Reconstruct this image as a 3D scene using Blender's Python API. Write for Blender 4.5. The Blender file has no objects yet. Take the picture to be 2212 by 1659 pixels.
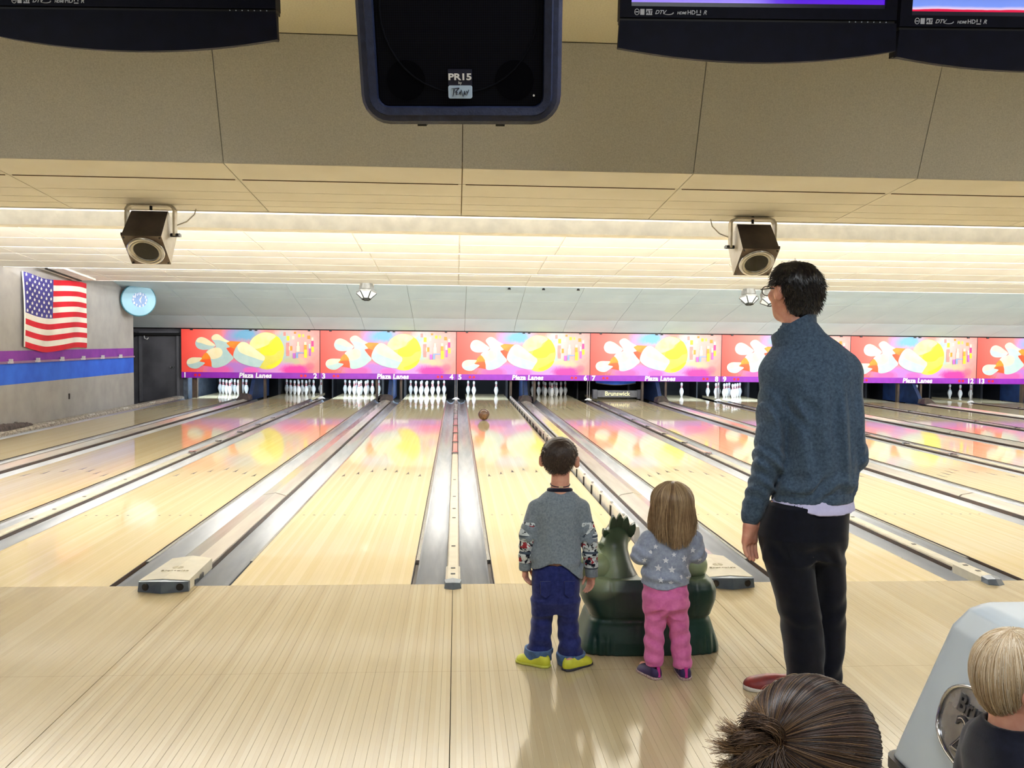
import bpy, math, random
import numpy as np
from mathutils import Vector, Matrix, Euler

random.seed(7)
RNG = np.random.default_rng(7)
SC = bpy.context.scene
COL = SC.collection
PI = math.pi
R = math.radians

# ------------------------------------------------------------------ camera
CAM_POS = Vector((0.0139, -5.3087, 1.4719))
YAW, PITCH, ROLL, FPX = R(3.5806), R(-2.7572), R(0.599), 1912.9
_F = Vector((math.sin(YAW) * math.cos(PITCH), math.cos(YAW) * math.cos(PITCH), math.sin(PITCH)))
_R0 = Vector((math.cos(YAW), -math.sin(YAW), 0))
_U0 = _R0.cross(_F)
_RR = _R0 * math.cos(ROLL) + _U0 * math.sin(ROLL)
_UU = _U0 * math.cos(ROLL) - _R0 * math.sin(ROLL)
cam_d = bpy.data.cameras.new('camera')
cam_d.sensor_fit = 'HORIZONTAL'
cam_d.sensor_width = 36.0
cam_d.lens = FPX / 2212 * 36.0
cam_d.clip_start = 0.05
cam_o = bpy.data.objects.new('camera', cam_d)
cam_o.matrix_world = Matrix(((_RR.x, _UU.x, -_F.x, CAM_POS.x), (_RR.y, _UU.y, -_F.y, CAM_POS.y),
                             (_RR.z, _UU.z, -_F.z, CAM_POS.z), (0, 0, 0, 1)))
COL.objects.link(cam_o)
SC.camera = cam_o

# ------------------------------------------------------------------ world, lights, exposure
world = bpy.data.worlds.new('world')
SC.world = world
world.use_nodes = True
world.node_tree.nodes['Background'].inputs[0].default_value = (0.8, 0.85, 1.0, 1)
world.node_tree.nodes['Background'].inputs[1].default_value = 0.02
SC.view_settings.view_transform = 'Standard'
SC.view_settings.look = 'None'
SC.view_settings.exposure = 0.30
SC.view_settings.gamma = 1.0
SC.view_settings.use_curve_mapping = False
SC.cycles.use_denoising = True
SC.cycles.max_bounces = 7
SC.cycles.diffuse_bounces = 4
SC.cycles.glossy_bounces = 3
SC.cycles.adaptive_threshold = 0.03
SC.cycles.caustics_reflective = False
SC.cycles.caustics_refractive = False

PITCHX = 3.3535          # one pair of lanes
GA, GB, LW = 0.51, 0.71, 1.0668
XL, XR = -6.85, 19.6     # side walls
YB = 16.7733             # face of the masking units
# ceiling sections: (near Y, far Y, far Z, slope)
SECT = {'A': (-0.65, 0.46, 2.277, 0.08), 'B': (0.75, 6.10, 2.580, 0.08),
        'C': (6.30, 8.62, 2.520, 0.08), 'D': (8.85, 11.00, 2.480, 0.08)}

def area(name, loc, direction, sx, sy, power, color):
    l = bpy.data.lights.new(name, 'AREA')
    l.shape = 'RECTANGLE'
    l.size, l.size_y = sx, sy
    l.energy = power
    l.color = color
    o = bpy.data.objects.new(name, l)
    o.location = loc
    o.rotation_euler = Vector(direction).to_track_quat('-Z', 'Y').to_euler()
    COL.objects.link(o)
    return o

WARM = (1.0, 0.985, 0.955)
WHITE = (0.93, 0.97, 1.0)
COVE_P = {'A': 330, 'B': 165, 'C': 130, 'D': 50}
# strip lamps: (X start, Y, Z, direction, power per 3 m)
STRIPS = {'A': (XL + 0.3, 2.30, 2.44, (0, 0.62, 0.78)), 'B': (XL + 0.3, SECT['B'][1] - 0.10, SECT['B'][2] + 0.07, (0, 0.75, 0.66)),
          'C': (XL + 0.3, SECT['C'][1] - 0.10, SECT['C'][2] + 0.07, (0, 0.75, 0.66)), 'D': (-5.4, 11.22, 2.64, (0, 0.90, -0.42))}
for k, (x0, sy, sz, sdir) in STRIPS.items():
    w = (XR - 0.2 - x0) / 3
    for i in range(3):
        area('cove_lamp', (x0 + w * (i + 0.5), sy, sz), sdir, w - 0.1, 0.10, COVE_P[k] * w / 3, WHITE if k == 'D' else WARM)
# recessed troffers over the seating area, above and behind the camera
TROFFERS = [(-2.6, -3.6), (0.9, -3.9), (3.6, -3.4), (-2.6, -6.4), (0.9, -6.6), (4.2, -6.2)]
for tx, ty in TROFFERS:
    area('troffer_lamp', (tx, ty, 2.925), (0, 0, -1), 1.1, 0.5, 32, (0.90, 0.95, 1.0))
# ------------------------------------------------------------------ colour and material helpers
def lin(c):
    if isinstance(c, str):
        c = c.lstrip('#')
        c = tuple(int(c[i:i + 2], 16) for i in (0, 2, 4))
    out = []
    for v in c[:3]:
        v = v / 255.0
        out.append(v / 12.92 if v <= 0.04045 else ((v + 0.055) / 1.055) ** 2.4)
    return (*out, 1.0)

class NT:
    def __init__(self, name):
        self.m = bpy.data.materials.new(name)
        self.m.use_nodes = True
        self.t = self.m.node_tree
        self.p = self.t.nodes['Principled BSDF']
    def n(self, typ, **kw):
        nd = self.t.nodes.new(typ)
        for k, v in kw.items():
            setattr(nd, k, v)
        return nd
    def l(self, a, b):
        self.t.links.new(a, b)
    def coord(self, which='Object'):
        return self.n('ShaderNodeTexCoord').outputs[which]
    def val(self, op, a, b=None, c=None, clamp=False):
        nd = self.n('ShaderNodeMath', operation=op)
        nd.use_clamp = clamp
        for i, v in enumerate((a, b, c)):
            if v is None:
                continue
            if isinstance(v, (int, float)):
                nd.inputs[i].default_value = v
            else:
                self.l(v, nd.inputs[i])
        return nd.outputs[0]
    def xyz(self, vec):
        s = self.n('ShaderNodeSeparateXYZ')
        self.l(vec, s.inputs[0])
        return s.outputs
    def scale(self, vec, s):
        nd = self.n('ShaderNodeMapping')
        self.l(vec, nd.inputs[0])
        nd.inputs['Scale'].default_value = s if isinstance(s, (tuple, list)) else (s, s, s)
        return nd.outputs[0]
    def noise(self, vec, scale=5, detail=3, rough=0.5, dist=0.0):
        nd = self.n('ShaderNodeTexNoise')
        if vec is not None:
            self.l(vec, nd.inputs['Vector'])
        nd.inputs['Scale'].default_value = scale
        nd.inputs['Detail'].default_value = detail
        nd.inputs['Roughness'].default_value = rough
        nd.inputs['Distortion'].default_value = dist
        return nd.outputs[0]
    def mix(self, fac, a, b):
        nd = self.n('ShaderNodeMix', data_type='RGBA')
        for i, v in ((0, fac), (6, a), (7, b)):
            if isinstance(v, (int, float)):
                nd.inputs[i].default_value = v
            elif isinstance(v, tuple):
                nd.inputs[i].default_value = v
            else:
                self.l(v, nd.inputs[i])
        return nd.outputs[2]
    def ramp(self, fac, stops, interp='LINEAR'):
        nd = self.n('ShaderNodeValToRGB')
        self.l(fac, nd.inputs[0])
        r = nd.color_ramp
        r.interpolation = interp
        while len(r.elements) < len(stops):
            r.elements.new(0.5)
        for e, (p, c) in zip(r.elements, stops):
            e.position = p
            e.color = c
        return nd.outputs[0]
    def bump(self, h, strength=0.2, dist=0.01):
        nd = self.n('ShaderNodeBump')
        nd.inputs['Strength'].default_value = strength
        nd.inputs['Distance'].default_value = dist
        self.l(h, nd.inputs['Height'])
        self.l(nd.outputs[0], self.p.inputs['Normal'])
    def base(self, c):
        if isinstance(c, tuple):
            self.p.inputs['Base Color'].default_value = c
        else:
            self.l(c, self.p.inputs['Base Color'])
    def set(self, rough=None, metal=None, spec=None, coat=None, coat_rough=None, emit=None, emit_s=None, sheen=None):
        p = self.p.inputs
        if rough is not None: p['Roughness'].default_value = rough
        if metal is not None: p['Metallic'].default_value = metal
        if spec is not None: p['Specular IOR Level'].default_value = spec
        if coat is not None: p['Coat Weight'].default_value = coat
        if coat_rough is not None: p['Coat Roughness'].default_value = coat_rough
        if emit is not None: p['Emission Color'].default_value = emit
        if emit_s is not None: p['Emission Strength'].default_value = emit_s
        if sheen is not None: p['Sheen Weight'].default_value = sheen
        return self

def mottled(name, c1, c2=None, scale=8, rough=0.5, metal=0.0, bump=0.0, bscale=None, spec=0.5, detail=4, stretch=(1, 1, 1), coat=0, sheen=None):
    """two close tones broken up by noise, with optional fine relief"""
    t = NT(name)
    a = lin(c1)
    b = lin(c2) if c2 else tuple(min(1, v * 0.85) for v in a[:3]) + (1,)
    v = t.scale(t.coord(), stretch)
    nz = t.noise(v, scale, detail)
    t.base(t.ramp(nz, [(0.35, b), (0.65, a)]))
    t.set(rough=rough, metal=metal, spec=spec, coat=coat, sheen=sheen)
    if bump:
        t.bump(t.noise(v, bscale or scale * 4, 3), bump, 0.004)
    return t.m

MAT = {}
def M(key, *a, **k):
    if key not in MAT:
        MAT[key] = mottled(key, *a, **k)
    return MAT[key]

# ------------------------------------------------------------------ mesh helpers
class MB:
    def __init__(self):
        self.v, self.f, self.mi = [], [], []
        self.cur = 0
    def add(self, vs, fs):
        o = len(self.v)
        self.v += [tuple(map(float, q)) for q in vs]
        self.f += [tuple(i + o for i in f) for f in fs]
        self.mi += [self.cur] * len(fs)
        return self
    def box(self, x0, x1, y0, y1, z0, z1):
        vs = [(x, y, z) for z in (z0, z1) for y in (y0, y1) for x in (x0, x1)]
        return self.add(vs, [(0, 2, 3, 1), (4, 5, 7, 6), (0, 1, 5, 4), (2, 6, 7, 3), (0, 4, 6, 2), (1, 3, 7, 5)])
    def prism(self, poly, axis, d0, d1):
        """poly: list of 2-D points; axis 'x','y','z' = extrusion direction"""
        n = len(poly)
        def P(a, b, d):
            return {'x': (d, a, b), 'y': (a, d, b), 'z': (a, b, d)}[axis]
        vs = [P(a, b, d0) for a, b in poly] + [P(a, b, d1) for a, b in poly]
        area2 = sum(poly[i][0] * poly[(i + 1) % n][1] - poly[(i + 1) % n][0] * poly[i][1] for i in range(n))
        flip = (area2 > 0) == (axis == 'y')
        fs = [tuple(range(n))[::-1], tuple(range(n, 2 * n))] + [(i, (i + 1) % n, (i + 1) % n + n, i + n) for i in range(n)]
        if flip:
            fs = [f[::-1] for f in fs]
        return self.add(vs, fs)
    def cyl(self, p0, p1, r0, r1=None, n=16, caps=True):
        r1 = r0 if r1 is None else r1
        p0, p1 = Vector(p0), Vector(p1)
        d = (p1 - p0).normalized()
        u = d.orthogonal().normalized()
        w = d.cross(u)
        vs = []
        for p, r in ((p0, r0), (p1, r1)):
            for i in range(n):
                a = 2 * PI * i / n
                vs.append(p + (u * math.cos(a) + w * math.sin(a)) * r)
        fs = [(i, (i + 1) % n, (i + 1) % n + n, i + n) for i in range(n)]
        if caps:
            fs += [tuple(range(n))[::-1], tuple(range(n, 2 * n))]
        return self.add(vs, fs)
    def tube(self, path, r, n=8, closed=False):
        path = [Vector(p) for p in path]
        m = len(path)
        vs, fs = [], []
        prev = None
        for i, p in enumerate(path):
            if closed:
                d = path[(i + 1) % m] - path[i - 1]
            else:
                d = path[min(i + 1, m - 1)] - path[max(i - 1, 0)]
            d = d.normalized() if d.length > 1e-9 else Vector((0, 0, 1))
            u = d.orthogonal().normalized() if prev is None else (prev - d * prev.dot(d)).normalized()
            prev = u
            w = d.cross(u)
            rr = r[i] if isinstance(r, (list, tuple)) else r
            for k in range(n):
                a = 2 * PI * k / n
                vs.append(p + (u * math.cos(a) + w * math.sin(a)) * rr)
        for i in range(m if closed else m - 1):
            j = (i + 1) % m
            for k in range(n):
                fs.append((i * n + k, i * n + (k + 1) % n, j * n + (k + 1) % n, j * n + k))
        if not closed:
            fs += [tuple(range(n))[::-1], tuple(range((m - 1) * n, m * n))]
        return self.add(vs, fs)
    def lathe(self, prof, c=(0, 0, 0), n=24, axis='z', mats=None):
        """prof: list of (radius, height)"""
        vs, fs, mi = [], [], []
        for r, h in prof:
            for k in range(n):
                a = 2 * PI * k / n
                x, y = r * math.cos(a), r * math.sin(a)
                q = {'z': (x, y, h), 'y': (x, h, -y), 'x': (h, x, y)}[axis]
                vs.append((q[0] + c[0], q[1] + c[1], q[2] + c[2]))
        for i in range(len(prof) - 1):
            for k in range(n):
                fs.append((i * n + k, i * n + (k + 1) % n, (i + 1) * n + (k + 1) % n, (i + 1) * n + k))
                mi.append(mats[i] if mats else self.cur)
        fs.append(tuple(range(n))[::-1]); mi.append(mats[0] if mats else self.cur)
        fs.append(tuple(range((len(prof) - 1) * n, len(prof) * n))); mi.append(mats[-1] if mats else self.cur)
        o = len(self.v)
        self.v += vs
        self.f += [tuple(i + o for i in f) for f in fs]
        self.mi += mi
        return self
    def poly(self, pts):
        """one flat face"""
        return self.add(pts, [tuple(range(len(pts)))])
    def mesh(self, name, mats, smooth=False):
        me = bpy.data.meshes.new(name)
        me.from_pydata(self.v, [], self.f)
        for m in (mats if isinstance(mats, (list, tuple)) else [mats]):
            me.materials.append(m)
        me.polygons.foreach_set('material_index', self.mi)
        if smooth:
            me.polygons.foreach_set('use_smooth', [True] * len(me.polygons))
        me.update()
        return me

def O(name, mb, mats, parent=None, smooth=False, bevel=0, loc=None, rot=None, seg=2):
    me = mb if isinstance(mb, bpy.types.Mesh) else mb.mesh(name, mats, smooth)
    o = bpy.data.objects.new(name, me)
    COL.objects.link(o)
    if parent is not None:
        o.parent = parent
    if loc is not None:
        o.location = loc
    if rot is not None:
        o.rotation_euler = rot
    if bevel:
        b = o.modifiers.new('bevel', 'BEVEL')
        b.width = bevel
        b.segments = seg
        b.limit_method = 'ANGLE'
        b.angle_limit = R(40)
    return o

def tag(o, label, cat, group=None):
    o['label'] = label
    o['category'] = cat
    if group:
        o['group'] = group
    return o

def T(name, label, cat, loc=(0, 0, 0), rot=(0, 0, 0), group=None):
    o = bpy.data.objects.new(name, None)
    o.empty_display_size = 0.1
    COL.objects.link(o)
    o.location = loc
    o.rotation_euler = rot
    return tag(o, label, cat, group)

def S(name, loc=(0, 0, 0)):
    o = bpy.data.objects.new(name, None)
    o.empty_display_size = 0.1
    COL.objects.link(o)
    o.location = loc
    o['kind'] = 'structure'
    return o

def struct(o):
    o['kind'] = 'structure'
    return o

def copy_tree(o, parent=None):
    c = o.copy()
    COL.objects.link(c)
    c.parent = parent
    for ch in list(o.children):
        copy_tree(ch, c)
    return c

_TXT = {}
def text_mesh(s, size, mat, ext=0.002, offset=0.0, shear=0.0, align='CENTER', space=1.0):
    key = (s, size, mat.name, ext, offset, shear, align, space)
    if key in _TXT:
        return _TXT[key]
    cu = bpy.data.curves.new('lettering', 'FONT')
    cu.body = s
    cu.size = size
    cu.extrude = ext
    cu.offset = offset
    cu.shear = shear
    cu.align_x = align
    cu.space_character = space
    cu.resolution_u = 3
    o = bpy.data.objects.new('lettering', cu)
    COL.objects.link(o)
    dg = bpy.context.evaluated_depsgraph_get()
    me = bpy.data.meshes.new_from_object(o.evaluated_get(dg))
    bpy.data.objects.remove(o)
    me.name = 'lettering'
    me.materials.clear()
    me.materials.append(mat)
    _TXT[key] = me
    return me

def smooth_loop(pts, n=5):
    """closed Catmull-Rom through 2-D points"""
    out = []
    m = len(pts)
    for i in range(m):
        p0, p1, p2, p3 = (np.array(pts[(i + k) % m], float) for k in (-1, 0, 1, 2))
        for j in range(n):
            t = j / n
            out.append(tuple(0.5 * ((2 * p1) + (p2 - p0) * t + (2 * p0 - 5 * p1 + 4 * p2 - p3) * t * t + (3 * p1 - p0 - 3 * p2 + p3) * t ** 3)))
    return out

def rrect(x0, x1, y0, y1, r, n=5):
    pts = []
    for cx, cy, a0 in ((x1 - r, y1 - r, 0), (x0 + r, y1 - r, 90), (x0 + r, y0 + r, 180), (x1 - r, y0 + r, 270)):
        for i in range(n + 1):
            a = R(a0 + 90 * i / n)
            pts.append((cx + r * math.cos(a), cy + r * math.sin(a)))
    return pts

# ------------------------------------------------------------------ implicit surfaces for bodies and moulded shapes
def smin(a, b, k):
    h = np.clip(0.5 + 0.5 * (b - a) / k, 0, 1)
    return b + (a - b) * h - k * h * (1 - h)

def uni(ds, k):
    d = ds[0]
    for e in ds[1:]:
        d = smin(d, e, k)
    return d

def cone(p, a, b, ra, rb):
    x, y, z = p
    bx, by, bz = b[0] - a[0], b[1] - a[1], b[2] - a[2]
    L = bx * bx + by * by + bz * bz + 1e-12
    t = np.clip(((x - a[0]) * bx + (y - a[1]) * by + (z - a[2]) * bz) / L, 0, 1)
    dx, dy, dz = x - a[0] - t * bx, y - a[1] - t * by, z - a[2] - t * bz
    return np.sqrt(dx * dx + dy * dy + dz * dz) - (ra + (rb - ra) * t)

def chain(p, pts, rs, k=0.01):
    return uni([cone(p, pts[i], pts[i + 1], rs[i], rs[i + 1]) for i in range(len(pts) - 1)], k)

def ell(p, c, r):
    x, y, z = (p[0] - c[0]) / r[0], (p[1] - c[1]) / r[1], (p[2] - c[2]) / r[2]
    k0 = np.sqrt(x * x + y * y + z * z) + 1e-9
    k1 = np.sqrt((x / r[0]) ** 2 + (y / r[1]) ** 2 + (z / r[2]) ** 2) + 1e-9
    return k0 * (k0 - 1) / k1

def loft(p, st, pw=2.0, cap=True):
    """st rows: z, cx, cy, rx, ry - a vertical tube of ellipses"""
    st = np.array(st, float)
    x, y, z = p
    cx, cy, rx, ry = (np.interp(z, st[:, 0], st[:, i]) for i in (1, 2, 3, 4))
    q = (np.abs((x - cx) / rx) ** pw + np.abs((y - cy) / ry) ** pw) ** (1 / pw)
    d = (q - 1) * np.minimum(rx, ry)
    if cap:
        d = np.maximum(d, np.maximum(st[0, 0] - z, z - st[-1, 0]))
    return d

def rbox(p, c, h, r):
    q = [np.abs(p[i] - c[i]) - h[i] + r for i in range(3)]
    out = np.sqrt(sum(np.maximum(v, 0) ** 2 for v in q))
    return out + np.minimum(np.maximum(q[0], np.maximum(q[1], q[2])), 0) - r

def turn(p, c, ang):
    """coordinates of p in a frame at c turned by ang about z (its +y looks along the turned direction)"""
    x, y, z = p[0] - c[0], p[1] - c[1], p[2] - c[2]
    s, o = math.sin(ang), math.cos(ang)
    return (x * o + y * s, -x * s + y * o, z)

_NW = RNG.normal(size=(10, 3))
_NP = RNG.uniform(0, 6.28, 10)
def wob(p, f):
    """cheap smooth noise in -1..1"""
    s = 0
    for i in range(6):
        w = _NW[i] / np.linalg.norm(_NW[i]) * f * (0.7 + 0.12 * i)
        s = s + np.sin(p[0] * w[0] + p[1] * w[1] + p[2] * w[2] + _NP[i])
    return s / 3.2

_E = [(0, 1), (2, 3), (4, 5), (6, 7), (0, 2), (1, 3), (4, 6), (5, 7), (0, 4), (1, 5), (2, 6), (3, 7)]
def isomesh(fn, lo, hi, h):
    lo = np.array(lo, float); hi = np.array(hi, float)
    q = 4
    nc = np.ceil((hi - lo) / (h * q)).astype(int) + 1
    ax = [lo[i] + (np.arange(nc[i]) * q + (q - 1) / 2) * h for i in range(3)]
    G = np.meshgrid(*ax, indexing='ij')
    dc = fn(tuple(g.ravel() for g in G)).reshape(nc)
    D = np.repeat(np.repeat(np.repeat(dc, q, 0), q, 1), q, 2).astype(np.float64)
    near = np.abs(D) < h * q * 1.9
    idx = np.argwhere(near)
    P = lo + idx * h
    D[near] = fn((P[:, 0], P[:, 1], P[:, 2]))
    D[near & (D == 0)] = 1e-9
    s = D < 0
    corners = [(i >> 2 & 1, i >> 1 & 1, i & 1) for i in range(8)]
    n = np.array(D.shape) - 1
    def cut(A, c):
        return A[c[0]:c[0] + n[0], c[1]:c[1] + n[1], c[2]:c[2] + n[2]]
    tot = sum(cut(s, c).astype(np.int8) for c in corners)
    act = (tot > 0) & (tot < 8)
    ci = np.argwhere(act)
    vals = np.stack([cut(D, c)[act] for c in corners], 1)
    acc = np.zeros((len(ci), 3)); cnt = np.zeros(len(ci))
    cc = np.array(corners, float)
    for a, b in _E:
        va, vb = vals[:, a], vals[:, b]
        m = (va < 0) != (vb < 0)
        t = va[m] / (va[m] - vb[m])
        acc[m] += cc[a] + (cc[b] - cc[a]) * t[:, None]
        cnt[m] += 1
    V = lo + (ci + acc / cnt[:, None]) * h
    vid = -np.ones(tuple(n), np.int64)
    vid[act] = np.arange(len(ci))
    F = []
    for axis in range(3):
        a1, a2 = [(1, 2), (2, 0), (0, 1)][axis]
        sl0 = [slice(1, n[i]) for i in range(3)]; sl1 = list(sl0)
        sl0[axis] = slice(0, n[axis]); sl1[axis] = slice(1, n[axis] + 1)
        A, B = s[tuple(sl0)], s[tuple(sl1)]
        e = np.argwhere(A != B)
        if not len(e):
            continue
        off = np.ones(3, int); off[axis] = 0
        e = e + off
        flip = s[tuple(e.T)]
        d1 = np.zeros(3, int); d1[a1] = 1
        d2 = np.zeros(3, int); d2[a2] = 1
        v0, v1, v2, v3 = (vid[tuple((e - k).T)] for k in (d1 + d2, d2, 0 * d1, d1))
        quad = np.stack([v0, v1, v2, v3], 1)
        quad[~flip] = quad[~flip][:, ::-1]
        F.append(quad)
    F = np.concatenate(F)
    F = F[(F >= 0).all(1)]
    return V, F

def iso(name, fn, lo, hi, h, mats, parent=None, loc=None, face_mat=None, relax=1):
    V, F = isomesh(fn, lo, hi, h)
    me = bpy.data.meshes.new(name)
    me.vertices.add(len(V))
    me.vertices.foreach_set('co', V.ravel())
    me.loops.add(len(F) * 4)
    me.loops.foreach_set('vertex_index', F.ravel().astype(np.int32))
    me.polygons.add(len(F))
    me.polygons.foreach_set('loop_start', np.arange(0, len(F) * 4, 4, dtype=np.int32))
    me.polygons.foreach_set('use_smooth', np.ones(len(F), bool))
    for m in (mats if isinstance(mats, (list, tuple)) else [mats]):
        me.materials.append(m)
    if face_mat is not None:
        c = V[F].mean(1)
        me.polygons.foreach_set('material_index', face_mat(c[:, 0], c[:, 1], c[:, 2]).astype(np.int32))
    me.update()
    me.validate()
    return O(name, me, None, parent, loc=loc)

def strands(name, paths, r, mat, parent=None, n=3):
    """paths: (M,K,3) hair paths -> one mesh of thin tubes"""
    paths = np.asarray(paths, float)
    Mn, K, _ = paths.shape
    d = np.gradient(paths, axis=1)
    d /= np.linalg.norm(d, axis=2, keepdims=True) + 1e-9
    ref = paths - paths.reshape(-1, 3).mean(0) + 1e-5
    u = np.cross(d, ref); u /= np.linalg.norm(u, axis=2, keepdims=True) + 1e-9
    w = np.cross(d, u)
    tap = np.linspace(1, 0.45, K)[None, :, None] * r
    V = np.stack([paths + (u * math.cos(2 * PI * k / n) + w * math.sin(2 * PI * k / n)) * tap for k in range(n)], 2)
    idx = np.arange(Mn * K * n).reshape(Mn, K, n)
    F = np.stack([np.stack([idx[:, :-1, k], idx[:, :-1, (k + 1) % n], idx[:, 1:, (k + 1) % n], idx[:, 1:, k]], -1) for k in range(n)], 2).reshape(-1, 4)
    me = bpy.data.meshes.new(name)
    me.vertices.add(V.size // 3)
    me.vertices.foreach_set('co', V.ravel())
    me.loops.add(F.size)
    me.loops.foreach_set('vertex_index', F.ravel().astype(np.int32))
    me.polygons.add(len(F))
    me.polygons.foreach_set('loop_start', np.arange(0, F.size, 4, dtype=np.int32))
    me.polygons.foreach_set('use_smooth', np.ones(len(F), bool))
    at = me.attributes.new('tone', 'FLOAT', 'POINT')
    at.data.foreach_set('value', np.repeat(RNG.beta(1.6, 1.6, Mn), K * n).astype(np.float32))
    me.materials.append(mat)
    me.update()
    return O(name, me, None, parent)
# ------------------------------------------------------------------ wood
def boards_material(name, bw, tones, x_off=0.0, rough=0.2, coat=0.0, seam_y=None, grain=0.5, seam=0.35, spec=0.5):
    t = NT(name)
    geo = t.n('ShaderNodeNewGeometry')
    pos = geo.outputs['Position']
    x, y, z = t.xyz(pos)
    u = t.val('DIVIDE', t.val('ADD', x, 50 + x_off), bw)
    b = t.val('FLOOR', u)
    wn = t.n('ShaderNodeTexWhiteNoise', noise_dimensions='1D')
    t.l(b, wn.inputs['W'])
    n = len(tones)
    col = t.ramp(wn.outputs[0], [(i / (n - 1), lin(c)) for i, c in enumerate(tones)])
    g = t.noise(t.scale(pos, (26, 0.9, 1)), 4.0, 4, 0.6, 0.3)
    col = t.mix(t.val('MULTIPLY', t.val('SUBTRACT', g, 0.5), grain, clamp=True), col, lin((176, 150, 112)))
    fr = t.val('FRACT', u)
    edge = t.val('GREATER_THAN', t.val('ABSOLUTE', t.val('SUBTRACT', fr, 0.5)), 0.5 - 0.0007 / bw)
    col = t.mix(t.val('MULTIPLY', edge, seam), col, lin((120, 92, 60)))
    if seam_y is not None:
        sm_ = t.val('LESS_THAN', t.val('ABSOLUTE', t.val('SUBTRACT', y, seam_y)), 0.0016)
        col = t.mix(t.val('MULTIPLY', sm_, 0.45), col, lin((110, 88, 60)))
    t.base(col)
    wear = t.noise(t.scale(pos, (3, 0.6, 1)), 2.0, 3)
    rr = t.val('MULTIPLY_ADD', wear, rough * 0.8, rough * 0.6)
    t.l(rr, t.p.inputs['Roughness'])
    t.set(coat=coat, coat_rough=0.05, spec=spec)
    return t.m

MAT['approach'] = boards_material('approach_maple', 0.042,
    [(184, 168, 134), (179, 162, 127), (188, 173, 141), (181, 165, 131), (174, 157, 123), (186, 171, 138)], rough=0.11, seam_y=-1.42, grain=0.35, seam=0.2)
MAT['lane'] = boards_material('lane_maple', 0.02735,
    [(222, 204, 163), (217, 198, 155), (225, 208, 170), (219, 201, 159)], rough=0.06, grain=0.3, seam=0.16, spec=0.22)

# ------------------------------------------------------------------ floor of the approach, board by board
floor = S('floor')
O('floor_slab', MB().box(XL - 1.6, XR, -9, 21.5, -0.35, -0.16), M('slab', (60, 55, 50), rough=0.9), floor)
bw = 0.042
def board_prism(w, y0, y1):
    c = 0.0008
    return MB().prism([(0, -0.03), (w, -0.03), (w, -c), (w - c, 0), (c, 0), (0, -c)], 'y', y0, y1)
bm_plain = board_prism(bw - 0.0002, -7.0, 0).mesh('floor_board', [MAT['approach']])
bm_joint = board_prism(bw - 0.0030, -7.0, 0).mesh('floor_board', [MAT['approach']])
nb0, nb1 = -80, 82
for i in range(nb0, nb1):
    joint = (i % 36 == 35)
    O('floor_board', bm_joint if joint else bm_plain, None, floor, loc=(i * bw, 0, 0))
mb = MB()
for a, b in ((XL, nb0 * bw), (nb1 * bw, XR)):
    mb.box(a, b, -7.0, 0, -0.03, 0)
o = O('floor_edge_boards', mb, MAT['approach'], floor); o['kind'] = 'stuff'
O('seating_floor', MB().box(XL - 0.2, XR, -9, -7.0, -0.16, -0.001), M('carpet', (70, 66, 74), (52, 48, 58), scale=60, rough=0.95), floor)
O('approach_bed', MB().box(XL, XR, -7.0, -0.002, -0.16, -0.031), M('slab2', (70, 56, 40), rough=0.9), floor)

# ------------------------------------------------------------------ side walls
def left_wall_material():
    t = NT('left_wall_paint')
    geo = t.n('ShaderNodeNewGeometry')
    x, y, z = t.xyz(geo.outputs['Position'])
    nz = t.noise(geo.outputs['Position'], 3.0, 4)
    grey = t.ramp(nz, [(0.3, lin((146, 144, 142))), (0.7, lin((162, 159, 156)))])
    def band(a, b):
        return t.val('MULTIPLY', t.val('GREATER_THAN', z, a), t.val('LESS_THAN', z, b))
    pur = t.ramp(nz, [(0.3, lin((112, 40, 140))), (0.7, lin((134, 58, 158)))])
    blu = t.ramp(nz, [(0.3, lin((30, 82, 196))), (0.7, lin((44, 102, 216)))])
    mau = lin((140, 108, 140))
    c = t.mix(band(1.085, 1.245), grey, pur)
    c = t.mix(band(1.045, 1.085), c, mau)
    c = t.mix(band(0.725, 1.045), c, blu)
    t.base(c)
    t.set(rough=0.7)
    t.bump(t.noise(geo.outputs['Position'], 90, 2), 0.15, 0.003)
    return t.m
MAT['wall_left'] = left_wall_material()
struct(O('wall_left', MB().box(XL - 0.22, XL, -9, 14.0, -0.16, 3.4), MAT['wall_left']))
M('plaster', (186, 180, 168), (174, 168, 156), scale=3, rough=0.8, bump=0.1, bscale=80)
struct(O('wall_right', MB().box(XR, XR + 0.2, -9, 21.5, -0.16, 3.4), MAT['plaster']))
struct(O('wall_near', MB().box(XL - 0.22, XR + 0.2, -9.2, -9, -0.16, 3.4), MAT['plaster']))
M('dark_paint', (62, 62, 68), (48, 48, 54), scale=2.2, rough=0.75, bump=0.1, bscale=40)
struct(O('wall_alcove', MB().box(-8.6, -8.4, 14.0, 21.5, -0.16, 3.4), MAT['dark_paint']))
struct(O('wall_far', MB().box(-8.6, XR + 0.2, 21.3, 21.5, -0.16, 3.4), M('black_paint', (14, 14, 16), rough=0.9)))
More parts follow.
